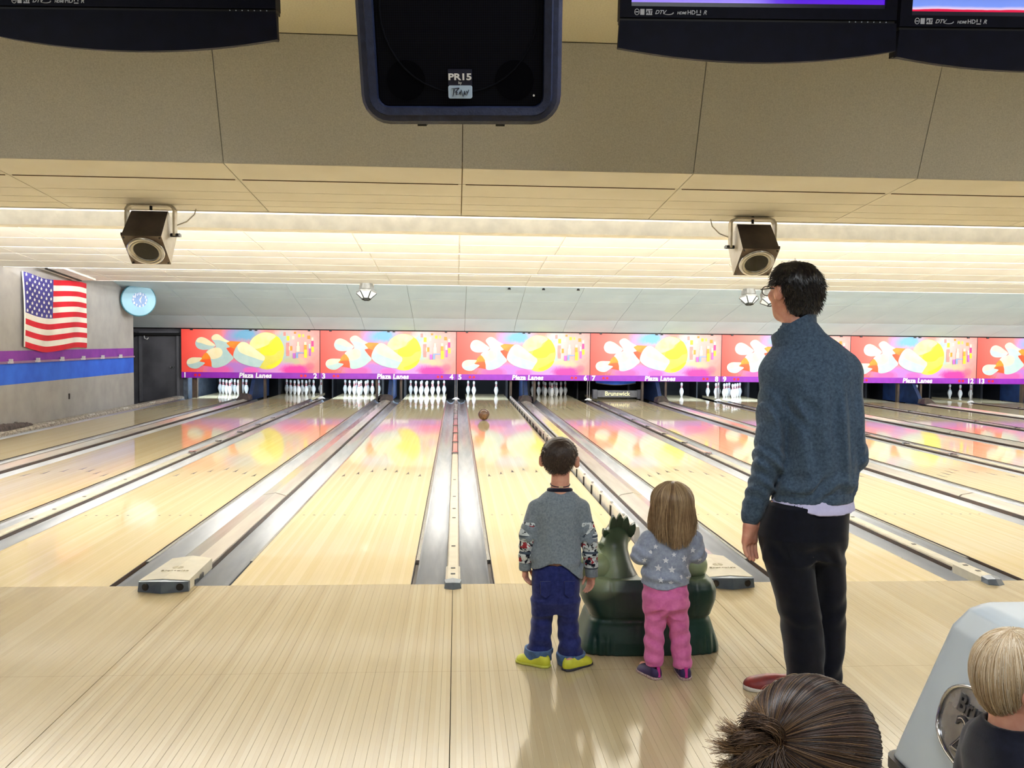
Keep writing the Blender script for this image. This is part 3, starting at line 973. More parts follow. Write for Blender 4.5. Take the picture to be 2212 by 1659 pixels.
def sphere_prof(r, n=20):
    return [(max(1e-4, r * math.sin(PI * i / n)), -r * math.cos(PI * i / n)) for i in range(n + 1)]
t = T('bowling_ball', 'shiny brown bowling ball rolling down lane five', 'bowling ball', (0.522, 11.1, 0.1095))
O('ball_body', MB().lathe(sphere_prof(0.108), n=36), ball_material(), t, smooth=True)
for dx, dz in ((0.0, 0.104), (0.022, 0.101), (0.010, 0.1035)):
    yy = 0.035 if dx == 0.010 else 0.0
    O('finger_hole', MB().cyl((dx, yy, dz - 0.02), (dx, yy, dz + 0.0032 - yy * 0.1), 0.011, n=10), MAT['black_plastic'], t)
# ------------------------------------------------------------------ masking units with the painted picture
ART_W, Z0, ZB, Z1 = PITCHX - 0.02, 0.500, 0.642, 1.690
def U(x, y):
    """picture units of the panel drawing -> metres on the panel"""
    return ((x - 18) / 2147 * ART_W, ZB + (735 - y) / 660 * (Z1 - ZB))
def art_background():
    t = NT('sign_backdrop')
    pos = t.coord()
    x, y, z = t.xyz(pos)
    nz = t.noise(t.scale(pos, (1, 1, 1)), 5, 4, 0.6, 0.6)
    st = t.noise(t.scale(pos, (14, 1, 3.2)), 3, 3)
    nn = t.val('SUBTRACT', t.val('ADD', nz, t.val('MULTIPLY', st, 0.5)), 0.75)
    col = t.ramp(t.val('DIVIDE', x, ART_W), [(0.0, lin((244, 70, 58))), (0.12, lin((248, 92, 80))), (0.3, lin((246, 128, 116))), (0.85, lin((250, 140, 128))), (1.0, lin((250, 128, 122)))])
    def patch(col, cx, cy, rx, ry, c, soft=0.45, amt=1.0, wob_=0.9):
        ux, uz = U(cx, cy)
        sx, sz = rx / 2147 * ART_W, ry / 660 * (Z1 - ZB)
        a = t.val('DIVIDE', t.val('SUBTRACT', x, ux), sx)
        b = t.val('DIVIDE', t.val('SUBTRACT', z, uz), sz)
        d = t.val('SQRT', t.val('ADD', t.val('MULTIPLY', a, a), t.val('MULTIPLY', b, b)))
        d = t.val('ADD', d, t.val('MULTIPLY', nn, wob_))
        f = t.val('DIVIDE', t.val('SUBTRACT', 1.0 + soft / 2, d), soft, clamp=True)
        return t.mix(t.val('MULTIPLY', f, amt), col, lin(c))
    col = patch(col, 800, 170, 130, 150, (178, 130, 198), 0.7, 0.9)
    col = patch(col, 1010, 150, 230, 120, (104, 164, 200), 1.0)
    col = patch(col, 1640, 330, 190, 290, (150, 190, 190), 0.7, 0.95)
    col = patch(col, 1900, 330, 230, 260, (226, 162, 156), 0.9, 0.8)
    col = patch(col, 1740, 560, 170, 70, (180, 180, 140), 0.8, 0.9)
    col = patch(col, 900, 680, 480, 110, (178, 116, 196), 0.7)
    col = patch(col, 1500, 690, 330, 110, (206, 136, 206), 0.7, 0.9)
    col = patch(col, 620, 700, 190, 70, (226, 84, 160), 0.6, 0.9)
    col = patch(col, 1090, 700, 120, 50, (228, 92, 178), 0.5, 0.9)
    col = patch(col, 1790, 690, 230, 80, (232, 40, 148), 0.6)
    col = patch(col, 2020, 640, 60, 60, (240, 90, 120), 0.8, 0.7)
    t.base(col)
    t.set(rough=0.45)
    return t.m
M('print_cream', (236, 221, 172), (240, 228, 190), scale=5, rough=0.45)
M('print_pale', (170, 198, 196), (184, 206, 200), scale=5, rough=0.45)
M('print_orange', (246, 150, 20), (240, 120, 16), scale=5, rough=0.45)
M('print_flame', (244, 62, 18), (246, 86, 24), scale=5, rough=0.45)
M('print_yellow', (238, 222, 10), (230, 210, 10), scale=5, rough=0.45)
M('print_lemon', (242, 238, 130), (246, 242, 165), scale=4, rough=0.45)
M('print_olive', (220, 208, 84), (212, 200, 70), scale=5, rough=0.45)
M('print_magenta', (220, 40, 130), rough=0.45)
M('print_violet', (182, 92, 190), rough=0.45)
M('print_sky', (128, 158, 206), rough=0.45)
M('print_salmon', (240, 140, 130), rough=0.45)
M('sign_purple', (140, 22, 176), (128, 16, 162), scale=6, rough=0.4)
M('print_white', (246, 246, 246), rough=0.4)
M('lamp_red', (224, 20, 46), rough=0.3)
M('frame_black', (18, 18, 20), rough=0.5)
PRN = ['print_cream', 'print_pale', 'print_orange', 'print_flame', 'print_yellow', 'print_lemon', 'print_olive', 'print_magenta', 'print_violet', 'print_sky', 'print_salmon']
PMATS = [MAT[k] for k in PRN]
def decal(shapes, depth):
    """flat printed shapes, each a hair proud of the one before"""
    m = MB()
    for i, (col, pts, sm_) in enumerate(shapes):
        m.cur = PRN.index('print_' + col)
        q = smooth_loop(pts, 4) if sm_ else pts
        m.poly([(U(a, b)[0], -depth - 0.0012 * i, U(a, b)[1]) for a, b in q])
    me = m.mesh('print', PMATS)
    # drop unused orientation: faces must look toward -y
    for p in me.polygons:
        if p.normal.y > 0:
            p.flip()
    me.update()
    return me
def ellipse(cx, cy, rx, ry, n=24):
    return [(cx + rx * math.cos(2 * PI * i / n), cy + ry * math.sin(2 * PI * i / n)) for i in range(n)]
ball_print = decal([('olive', ellipse(1340, 400, 272, 288), False),
                    ('yellow', [(1240, 430), (1260, 350), (1380, 300), (1470, 190), (1530, 190), (1590, 290), (1600, 370), (1520, 400), (1450, 460), (1330, 470)], True),
                    ('lemon', [(1075, 300), (1130, 200), (1240, 130), (1340, 116), (1440, 140), (1480, 180), (1400, 240), (1360, 300), (1250, 350), (1150, 370)], True),
                    ('yellow', [(1330, 640), (1450, 590), (1560, 520), (1588, 520), (1540, 600), (1460, 655), (1390, 670)], True)], 0.004)
pin1 = decal([('pale', [(240, 262), (270, 215), (330, 195), (400, 215), (470, 260), (545, 320), (500, 365), (430, 388), (330, 390), (265, 362), (236, 312)], True),
              ('cream', [(250, 250), (285, 210), (335, 197), (400, 217), (470, 262), (545, 322), (500, 328), (420, 320), (330, 290), (270, 278)], True)], 0.004)
pin2 = decal([('pale', [(482, 215), (508, 168), (560, 147), (612, 162), (690, 220), (770, 262), (722, 282), (776, 348), (716, 368), (822, 500), (780, 560), (690, 628), (570, 665), (492, 652), (478, 560), (440, 470), (402, 428), (460, 375), (545, 350), (540, 300)], True),
              ('cream', [(486, 215), (510, 170), (560, 149), (612, 163), (690, 222), (768, 262), (700, 268), (600, 240), (520, 240)], True),
              ('cream', [(412, 428), (470, 378), (560, 356), (630, 372), (656, 430), (630, 490), (560, 525), (480, 530), (440, 470)], True),
              ('orange', [(716, 284), (780, 252), (940, 262), (884, 318), (840, 380), (740, 340), (776, 348)], False),
              ('flame', [(716, 368), (776, 346), (845, 372), (826, 420), (820, 492), (770, 440)], False),
              ('orange', [(338, 500), (400, 436), (450, 480), (470, 532), (400, 540), (310, 566)], True),
              ('flame', [(300, 572), (360, 542), (470, 535), (484, 585), (486, 652), (420, 640), (350, 628), (388, 598)], False)], 0.010)
pin3 = decal([('pale', [(822, 480), (842, 400), (890, 312), (960, 262), (1035, 278), (1120, 340), (1240, 430), (1312, 490), (1300, 545), (1262, 602), (1222, 652), (1100, 640), (960, 600), (862, 540)], True),
              ('cream', [(885, 330), (925, 282), (965, 266), (1035, 280), (1120, 342), (1240, 432), (1310, 492), (1290, 552), (1160, 512), (1010, 462), (915, 412)], True)], 0.020)
pin4 = decal([('pale', [(102, 592), (122, 542), (180, 512), (260, 509), (340, 516), (302, 568), (384, 592), (330, 640), (262, 680), (180, 676), (122, 642)], True),
              ('cream', [(104, 590), (124, 544), (180, 514), (260, 511), (336, 517), (300, 566), (240, 592), (160, 612), (120, 612)], True)], 0.020)
conf = []
for (a, b, w_, h_, c) in ((1600, 105, 40, 60, 'salmon'), (1650, 165, 46, 72, 'yellow'), (1735, 165, 36, 50, 'cream'), (1765, 100, 36, 30, 'orange'), (1830, 135, 40, 48, 'yellow'), (1895, 135, 30, 44, 'olive'), (1975, 155, 46, 54, 'orange'),
                          (2040, 185, 30, 50, 'cream'), (2038, 238, 36, 84, 'magenta'), (2040, 330, 38, 80, 'yellow'), (1645, 270, 50, 205, 'salmon'), (1690, 325, 22, 60, 'cream'), (1705, 320, 36, 70, 'orange'), (1816, 255, 30, 70, 'cream'),
                          (1806, 320, 50, 86, 'cream'), (1926, 255, 36, 50, 'cream'), (1924, 300, 42, 74, 'orange'), (1926, 374, 46, 126, 'yellow'), (1998, 285, 28, 70, 'pale'), (2002, 358, 30, 112, 'violet'), (1750, 430, 38, 80, 'violet'), (1800, 418, 34, 88, 'sky'), (1834, 416, 84, 18, 'sky')):
    conf.append((c, [(a, b), (a + w_, b), (a + w_, b + h_), (a, b + h_)], False))
conf_print = decal(conf, 0.004)
back_mat = art_background()
NAMES = ['1', '2', '3', '4', '5', '6', '7', '8', '9', '10', '11', '12', '13', '14']
panel_m = MB().box(0.0, ART_W, -0.002, 0.03, ZB, Z1).mesh('picture_panel', [back_mat])
band_m = MB().box(0.0, ART_W, -0.004, 0.03, Z0, ZB).mesh('name_band', [MAT['sign_purple']])
rail_m = MB().box(-0.01, ART_W + 0.01, -0.012, 0.04, Z1, Z1 + 0.022).box(-0.010, -0.002, -0.006, 0.03, Z0, Z1).box(ART_W + 0.002, ART_W + 0.010, -0.006, 0.03, Z0, Z1).mesh('sign_frame', [MAT['frame_black']])
red_m = MB().cyl((0, 0, 0), (0, -0.008, 0), 0.033, n=16).mesh('foul_lamp', [MAT['lamp_red']])
clipm = MB().box(-0.03, 0.03, -0.025, 0.0, -0.035, 0.012).mesh('frame_clip', [MAT['frame_black']])
for i, k in enumerate(range(-2, 5)):
    a, b = NAMES[2 * i], NAMES[2 * i + 1]
    t = T('masking_unit', 'painted pins-and-ball panel numbered %s and %s above the lanes' % (NUM[int(a)], NUM[int(b)]), 'masking unit', (k * PITCHX + 0.01, YB, 0), group='painted panels over the pins')
    p = O('picture_panel', panel_m, None, t)
    for nm, me in (('painted_ball', ball_print), ('painted_pin', pin1), ('painted_pin', pin2), ('painted_pin', pin3), ('painted_pin', pin4), ('painted_confetti', conf_print)):
        q = O(nm, me, None, p)
        if nm == 'painted_confetti':
            q['kind'] = 'stuff'
    q = O('name_band', band_m, None, t)
    O('sign_frame', rail_m, None, t)
    zt = (Z0 + ZB) / 2
    O('lettering', text_mesh('Plaza Lanes', 0.165, MAT['print_white'], 0.002, 0.006, 0.12, 'CENTER', 1.04), None, q, loc=(ART_W * 0.532, -0.008, zt - 0.055), rot=(PI / 2, 0, 0))
    O('lane_number', text_mesh(a, 0.175, MAT['print_white'], 0.002, 0.006, 0, 'LEFT'), None, q, loc=(0.04, -0.008, zt - 0.060), rot=(PI / 2, 0, 0))
    O('lane_number', text_mesh(b, 0.175, MAT['print_white'], 0.002, 0.006, 0, 'RIGHT'), None, q, loc=(ART_W - 0.06, -0.008, zt - 0.060), rot=(PI / 2, 0, 0))
    for x in (0.335, 0.43, ART_W - 0.44, ART_W - 0.345):
        O('foul_lamp', red_m, None, q, loc=(x, -0.004, zt))
    for x in (0.25, ART_W * 0.5, ART_W * 0.54, ART_W - 0.25):
        O('frame_clip', clipm, None, t, loc=(x, -0.012, Z1 + 0.01))

# ------------------------------------------------------------------ flag on the left wall
FY0, FY1, FZ0, FZ1 = 9.13, 11.56, 1.285, 2.462
def flag_pt(u, v, out=0.0):
    """u along the fly 0..1, v down the hoist 0..1"""
    sag = 0.055 * math.sin(PI * u * 0.9) + 0.040 * math.sin(PI * u * 2.2 - 0.6)
    z = FZ1 + (FZ0 - FZ1) * v - sag * (0.55 + 0.35 * v) + 0.02 * (1 - u) * (1 - v)
    x = XL + 0.035 + 0.022 * math.sin(u * 9 + v * 1.5) + 0.012 * math.sin(u * 17 + v * 4) + out
    return (x, FY0 + (FY1 - FY0) * u, z)
M('flag_red', (206, 20, 44), (190, 16, 38), scale=3, rough=0.7)
M('flag_white', (232, 228, 216), (222, 218, 206), scale=3, rough=0.7)
M('flag_blue', (66, 62, 140), (58, 54, 126), scale=3, rough=0.7)
t = T('flag', 'striped flag with white stars on blue hanging on the grey wall', 'flag', (XL, FY0, FZ0))
m = MB()
NU, NV = 40, 52
def flat_u(i): return i / NU
vs = [flag_pt(i / NU, j / NV) for j in range(NV + 1) for i in range(NU + 1)] + [flag_pt(i / NU, j / NV, -0.006) for j in range(NV + 1) for i in range(NU + 1)]
W_ = NU + 1
H_ = W_ * (NV + 1)
for j in range(NV):
    stripe = j // 4
    for i in range(NU):
        m.cur = 2 if (i < 18 and stripe < 7) else (0 if stripe % 2 == 0 else 1)
        a = j * W_ + i
        m.f.append((a, a + W_, a + W_ + 1, a + 1)); m.mi.append(m.cur)
        m.f.append((a + H_, a + 1 + H_, a + W_ + 1 + H_, a + W_ + H_)); m.mi.append(m.cur)
m.v = [(x - XL, y - FY0, z - FZ0) for x, y, z in vs]
O('flag_cloth', m, [MAT['flag_red'], MAT['flag_white'], MAT['flag_blue']], t, smooth=True)
sp = []
for k in range(10):
    rr = 0.030 if k % 2 == 0 else 0.012
    sp.append((rr * 1.35 * math.sin(2 * PI * k / 10), rr * math.cos(2 * PI * k / 10)))
star_m = MB().prism(sp, 'x', -0.001, 0.004).mesh('star', [MAT['flag_white']])
for r_ in range(9):
    for c_ in range(6 if r_ % 2 == 0 else 5):
        u = (0.035 + c_ * 0.075 + (0.0375 if r_ % 2 else 0)) * 0.98
        v = (0.030 + r_ * 0.0595)
        q = flag_pt(u, v, 0.007)
        O('star', star_m, None, t, loc=(q[0] - XL, q[1] - FY0, q[2] - FZ0))
O('hoist_band', MB().tube([tuple(np.array(flag_pt(0, v / 8, 0.004)) - np.array((XL, FY0, FZ0))) for v in range(9)], 0.012, 6), MAT['flag_white'], t)
# rail with white hooks along the stripe
t = T('wall_rail', 'thin mauve rail with white hooks along the painted stripe', 'rail', (XL, 11.0, 1.065))
O('rail_bar', MB().box(0.0, 0.03, -4.5, 2.98, -0.015, 0.015), M('rail_mauve', (146, 112, 146), rough=0.5), t)
hook_m = MB().box(0.0, 0.06, -0.05, 0.05, -0.03, 0.0).box(0.02, 0.07, -0.02, 0.02, 0.0, 0.04).mesh('rail_hook', [MAT['white_metal']])
for y in (8.692, 9.575, 10.468, 11.338, 12.222, 13.133):
    O('rail_hook', hook_m, None, t, loc=(0.01, y - 11.0, 0.018))
tag(O('wall_outlet', MB().box(0, 0.012, -0.02, 0.02, -0.05, 0.05), MAT['black_plastic'], loc=(XL, 10.83, 0.417)), 'small black outlet low on the grey wall below the blue stripe', 'outlet')

# ------------------------------------------------------------------ round clock in the corner
t = T('wall_clock', 'big round teal clock with small dial at the wall corner', 'clock', (-6.535, 13.4, 2.24), rot=(0, 0, R(26)))
M('clock_teal', (100, 150, 170), (90, 138, 158), scale=3, rough=0.4)
M('clock_rim', (66, 128, 146), rough=0.35)
M('clock_dial', (72, 110, 160), rough=0.4)
O('clock_case', MB().lathe([(0.30, 0.06), (0.335, 0.02), (0.338, -0.08), (0.322, -0.10)], n=48, axis='y'), MAT['clock_rim'], t, smooth=False)
f = O('clock_face', MB().cyl((0, -0.098, 0), (0, -0.108, 0), 0.317, n=48), MAT['clock_teal'], t)
O('dial', MB().cyl((0.02, -0.107, 0.0), (0.02, -0.113, 0.0), 0.150, n=32), MAT['clock_dial'], f)
for hh in range(1, 13):
    a = 2 * PI * hh / 12
    O('numeral', text_mesh(str(hh), 0.062, MAT['print_white'], 0.001, 0.001), None, f, loc=(0.02 + 0.125 * math.sin(a), -0.115, 0.125 * math.cos(a) - 0.022), rot=(PI / 2, 0, 0))
for ang, L_, w_ in ((R(28), 0.10, 0.010), (R(160), 0.075, 0.012)):
    dx, dz = math.sin(ang), math.cos(ang)
    O('clock_hand', MB().prism([(0.02 - dz * w_, dx * w_), (0.02 + dx * L_, dz * L_), (0.02 + dz * w_, -dx * w_)], 'y', -0.120, -0.117), MAT['print_cream'], f)
O('mount', MB().box(-0.20, 0.05, 0.05, 0.56, -0.08, 0.08), MAT['frame_black'], t)

# ------------------------------------------------------------------ the two square spot cans under the first ceiling
M('can_shaded', (58, 48, 44), (38, 30, 28), scale=9, rough=0.6)  # back-lit faces of the can, their shade put into the colour
M('can_side', (196, 190, 178), (176, 168, 154), scale=9, rough=0.5)  # side faces of the can, the light on them put into the colour
M('can_rim', (120, 104, 88), (88, 72, 60), scale=12, rough=0.55)
M('lens_glass', (10, 9, 16), rough=0.2, spec=0.15)
M('yoke_cream', (206, 200, 184), (176, 164, 138), scale=14, rough=0.5)
def spot_can(loc, lab, mirror):
    root = T('spot_lamp', lab, 'lamp', loc, group='square spot cans')
    tilt = R(50)
    # box axis from back (0) to lens (L); local frame: y' = lens direction
    hw_, L = 0.118, 0.235
    def X(x, s, h):      # s along the axis, h across (upper front face positive)
        ay, az = -math.cos(tilt), -math.sin(tilt)
        by, bz = -math.sin(tilt), math.cos(tilt)
        return (x, ay * s + by * h, az * s + bz * h)
    a, b = -0.10, 0.135
    def box_face(pts):
        return [X(*q) for q in pts]
    m = MB()
    vs = [X(x * (0.93 if s == a else 1), s, h * (0.93 if s == a else 1)) for s in (a, b) for h in (-hw_, hw_) for x in (-hw_, hw_)]
    m.cur = 0
    m.add(vs, [(2, 6, 7, 3), (0, 2, 3, 1), (0, 1, 5, 4)])
    m.cur = 1
    m.add(vs, [(0, 4, 6, 2), (1, 3, 7, 5)])
    m.cur = 2
    m.add(vs, [(4, 5, 7, 6)])
    hs = O('housing', m, [MAT['can_shaded'], MAT['can_side'], MAT['can_rim']], root, bevel=0.008)
    ring = MB()
    path = [X(0.100 * math.cos(2 * PI * i / 28), b + 0.006, 0.100 * math.sin(2 * PI * i / 28)) for i in range(28)]
    ring.tube(path, 0.012, 8, closed=True)
    O('lens_ring', ring, MAT['chrome'], root, smooth=True)
    lens = MB()
    path2 = [X(0.084 * math.cos(2 * PI * i / 28), b + 0.004, 0.084 * math.sin(2 * PI * i / 28)) for i in range(28)]
    lens.poly(path2)
    O('reflector', MB().tube(path2, 0.013, 8, closed=True), M('reflector_grey', (176, 172, 164), rough=0.25, metal=0.8), root, smooth=True)
    O('lens', MB().cyl(X(0, b - 0.01, 0), X(0, b + 0.008, 0), 0.080, 0.074, 28), MAT['lens_glass'], root)
    for sx in (-1, 1):
        for sh in (-1, 0, 1):
            O('screw', MB().cyl(X(sx * 0.105, b, sh * 0.105), X(sx * 0.105, b + 0.006, sh * 0.105), 0.006, n=8), MAT['black_iron'], root)
    # U-shaped yoke
    pts = [(-0.150, -0.005), (-0.150, 0.155), (-0.135, 0.178), (-0.110, 0.188), (0.110, 0.188), (0.135, 0.178), (0.150, 0.155), (0.150, -0.005)]
    inn = [(-0.138, -0.005), (-0.138, 0.150), (-0.126, 0.168), (-0.106, 0.177), (0.106, 0.177), (0.126, 0.168), (0.138, 0.150), (0.138, -0.005)]
    y = MB()
    for i in range(len(pts) - 1):
        y.prism([pts[i], pts[i + 1], inn[i + 1], inn[i]], 'y', -0.028, 0.028)
    O('yoke', y, MAT['yoke_cream'], root)
    for sx in (-1, 1):
        O('yoke_knob', MB().cyl((sx * 0.118, 0, 0.0), (sx * 0.175, 0, 0.0), 0.012, n=10).box(sx * 0.168 - 0.006, sx * 0.168 + 0.006, -0.03, 0.03, -0.008, 0.008), MAT['black_iron'], root)
    O('top_bolt', MB().cyl((0, 0, 0.15), (0, 0, 0.20), 0.009, n=8), MAT['black_iron'], root)
    s = -mirror
    O('cable', MB().tube([(s * 0.14, 0.02, 0.06), (s * 0.20, 0.05, 0.09), (s * 0.24, 0.08, 0.14), (s * 0.25, 0.10, 0.20)], 0.004, 6), MAT['can_side'], root)
    return root
spot_can((-1.874, 0.32, 2.105), 'square spot can on the ceiling above lanes two and three', -1)
spot_can((1.905, 0.32, 2.092), 'square spot can on the ceiling in front of the man', 1)
# small faceted lamps near the pin end
M('facet_glass', (226, 232, 226), (205, 212, 206), scale=6, rough=0.25)
M('lamp_grey', (150, 150, 146), (122, 122, 116), scale=12, rough=0.45, metal=0.3)
M('lamp_black', (28, 30, 26), rough=0.5)
def facet_lamp(loc, lab, tilt=0.25, yaw=0.0):
    root = T('facet_lamp', lab, 'lamp', loc, rot=(0, 0, yaw), group='small faceted lamps')
    body = MB()
    body.lathe([(0.10, 0.16), (0.13, 0.13), (0.14, 0.03), (0.185, 0.0), (0.185, -0.03)], n=6)
    O('lamp_body', body, MAT['lamp_grey'], root, rot=(-tilt, 0, 0))
    for k in range(6):
        a0, a1 = 2 * PI * k / 6, 2 * PI * (k + 1) / 6
        q = [(0.18 * math.cos(a0), 0.18 * math.sin(a0), -0.032), (0.18 * math.cos(a1), 0.18 * math.sin(a1), -0.032), (0.07 * math.cos(a1), 0.07 * math.sin(a1), -0.135), (0.07 * math.cos(a0), 0.07 * math.sin(a0), -0.135)]
        o_ = [(x * 0.94, y * 0.94, z + 0.01) for x, y, z in q]
        O('facet', MB().add(q + o_, [(0, 1, 2, 3), (7, 6, 5, 4), (0, 4, 5, 1), (1, 5, 6, 2), (2, 6, 7, 3), (3, 7, 4, 0)]), MAT['facet_glass'], root, rot=(-tilt, 0, 0))
    rb = MB()
    for k in range(6):
        a0 = 2 * PI * k / 6
        rb.cyl((0.184 * math.cos(a0), 0.184 * math.sin(a0), -0.03), (0.072 * math.cos(a0), 0.072 * math.sin(a0), -0.14), 0.010, n=6)
    rb.tube([(0.075 * math.cos(2 * PI * k / 6), 0.075 * math.sin(2 * PI * k / 6), -0.14) for k in range(6)], 0.014, 6, closed=True)
    O('lamp_frame', rb, MAT['lamp_black'], root, rot=(-tilt, 0, 0))
    O('bracket', MB().cyl((-0.12, 0.02, 0.10), (-0.12, 0.02, 0.24), 0.008, n=6).cyl((0.12, 0.02, 0.06), (0.12, 0.02, 0.24), 0.008, n=6).cyl((-0.13, 0.02, 0.24), (0.13, 0.02, 0.24), 0.008, n=6), MAT['yoke_cream'], root)
    return root
facet_lamp((-1.625, 10.9, 2.34), 'small faceted lamp hanging alone above lane four')
facet_lamp((5.42, 10.9, 2.345), 'small faceted lamp left of its twin beside the man')
facet_lamp((5.80, 10.9, 2.33), 'small tilted lamp just left of the man\'s face', 0.5, 0.5)
t = T('cable_hook', 'small white hook with loose wires under the bright ceiling', 'hook', (3.70, 6.0, 2.50))
O('hook_plate', MB().box(-0.025, 0.025, -0.02, 0.02, -0.06, 0.09), MAT['print_white'], t)
O('loose_wire', MB().tube([(0, 0, -0.03), (-0.04, -0.01, -0.06), (-0.08, 0, -0.02), (-0.11, 0, -0.06), (-0.16, 0, -0.03), (-0.18, 0, 0.0)], 0.006, 6), M('wire_grey', (128, 122, 116), rough=0.5), t)
O('loose_wire', MB().tube([(0.02, -0.02, -0.05), (0.0, -0.02, -0.09), (0.03, -0.02, -0.10), (0.05, -0.02, -0.05)], 0.006, 6), MAT['wire_grey'], t)

# ------------------------------------------------------------------ loudspeaker
t = T('loudspeaker', 'black loudspeaker with rounded corners hanging below the bulkhead', 'loudspeaker', (0.019, -3.33, 1.946), rot=(R(21), 0, R(-5.5)))
M('spk_navy', (34, 42, 70), (26, 33, 58), scale=60, rough=0.45, bump=0.2, bscale=200)
M('spk_black', (10, 12, 24), rough=0.6)
SW, SH = 0.219, 0.70
outer = rrect(-SW, SW, 0, SH, 0.062, 6)
m = MB()
# bezel rings, front to back
steps = [(0.0, 0.012), (0.003, 0.004), (0.010, 0.0), (0.034, 0.0), (0.040, 0.006), (0.30, 0.03)]
rings = []
for inset, y in ((0.040, 0.014), (0.037, 0.0), (0.022, -0.004), (0.019, 0.004), (0.008, 0.006), (0.0, 0.016), (0.002, 0.05), (0.02, 0.30)):
    rings.append([(x, y, z) for x, z in rrect(-SW + inset, SW - inset, inset, SH - inset, max(0.012, 0.062 - inset), 6)])
n = len(rings[0])
vs = [p for r_ in rings for p in r_]
fs = [(i * n + k, (i + 1) * n + k, (i + 1) * n + (k + 1) % n, i * n + (k + 1) % n) for i in range(len(rings) - 1) for k in range(n)]
fs.append(tuple(range((len(rings) - 1) * n, len(rings) * n)))
m.add(vs, fs)
O('cabinet', m, MAT['spk_navy'], t, smooth=False)
def grille_material():
    g = NT('speaker_grille')
    v = g.n('ShaderNodeTexVoronoi')
    g.l(g.scale(g.coord(), (1, 1, 1)), v.inputs['Vector'])
    v.inputs['Scale'].default_value = 210
    v.inputs['Randomness'].default_value = 0.0
    g.base(g.ramp(v.outputs['Distance'], [(0.35, lin((2, 2, 6))), (0.55, lin((9, 11, 24)))]))
    g.set(rough=0.7, spec=0.1)
    return g.m
g_in = rrect(-SW + 0.041, SW - 0.041, 0.041, SH - 0.041, 0.021, 5)
O('grille', MB().prism(g_in, 'y', 0.010, 0.014), grille_material(), t)
port = MB().cyl((0, 0, 0), (0, -0.0012, 0), 0.042, n=24).mesh('bass_port', [M('port_black', (5, 5, 10), rough=0.9, spec=0.05)])
for sx in (-1, 1):
    O('bass_port', port, None, t, loc=(sx * 0.118, 0.0102, 0.093))
O('woofer_ring', MB().tube([(0.168 * math.cos(2 * PI * i / 40), 0.0098, 0.235 + 0.168 * math.sin(2 * PI * i / 40)) for i in range(40)], 0.0022, 6, closed=True), M('cone_edge', (8, 9, 16), rough=0.8, spec=0.1), t)
O('screw', MB().cyl((0.160, 0.010, 0.062), (0.160, 0.007, 0.062), 0.0022, n=8), MAT['print_white'], t)
badge = O('badge', MB().prism(rrect(-0.026, 0.026, 0.056, 0.083, 0.004, 3), 'y', 0.004, 0.010), M('badge_blue', (190, 214, 240), rough=0.35), t)
O('badge_plate', MB().box(-0.026, 0.026, 0.005, 0.010, 0.083, 0.116), M('badge_dark', (20, 24, 48), rough=0.4), t)
tx_ = O('model_lettering', text_mesh('PR15', 0.0185, MAT['print_white'], 0.0006, 0.0006, 0, 'CENTER', 1.0), None, badge, loc=(0.0, 0.0045, 0.0945), rot=(PI / 2, 0, 0))
tx_.scale = (1.32, 1, 1)
O('small_lettering', text_mesh('by', 0.008, MAT['print_white'], 0.0006, 0, 0, 'CENTER'), None, badge, loc=(0.0, 0.0045, 0.0860), rot=(PI / 2, 0, 0))
lg = MB()   # angular script logo: each letter from slanted strokes
def stroke(a, b, w0, w1):
    (ax, az), (bx, bz) = a, b
    dx, dz = bx - ax, bz - az
    L = math.hypot(dx, dz); nx, nz_ = -dz / L, dx / L
    lg.prism([(ax + nx * w0, az + nz_ * w0), (bx + nx * w1, bz + nz_ * w1), (bx - nx * w1, bz - nz_ * w1), (ax - nx * w0, az - nz_ * w0)], 'y', 0.0025, 0.0042)
for a, b, w0, w1 in (((-.013, .075), (-.016, .060), .0012, .0004), ((-.019, .0765), (-.002, .0775), .0003, .0010), ((-.002, .0775), (-.012, .068), .001, .0004),
                     ((-.008, .071), (-.009, .064), .0008, .0006), ((-.009, .064), (-.005, .065), .0006, .0003), ((-.008, .068), (-.005, .0685), .0006, .0003), ((-.003, .064), (.0, .0705), .0005, .0008), ((.0, .0705), (.001, .0635), .0008, .0005), ((-.002, .067), (.001, .067), .0004, .0004),
                     ((.002, .074), (.006, .060), .0008, .0003), ((.006, .060), (.010, .072), .0003, .0008), ((.009, .070), (.010, .064), .0008, .0006), ((.010, .064), (.013, .065), .0006, .0003), ((.010, .0675), (.013, .068), .0006, .0003), ((.014, .072), (.0155, .067), .0006, .0006), ((.019, .074), (.014, .062), .0008, .0003)):
    stroke(a, b, w0, w1)
o = O('script_logo', lg, M('ink_navy', (16, 22, 52), rough=0.5), badge)
o['kind'] = 'stuff'
O('hanger', MB().box(-0.14, 0.14, 0.16, 0.20, SH - 0.02, SH + 0.25), MAT['black_iron'], t)
for x in (-0.10, 0.075):
    O('base_foot', MB().box(x, x + 0.02, 0.03, 0.06, -0.006, 0.002), MAT['black_plastic'], t)

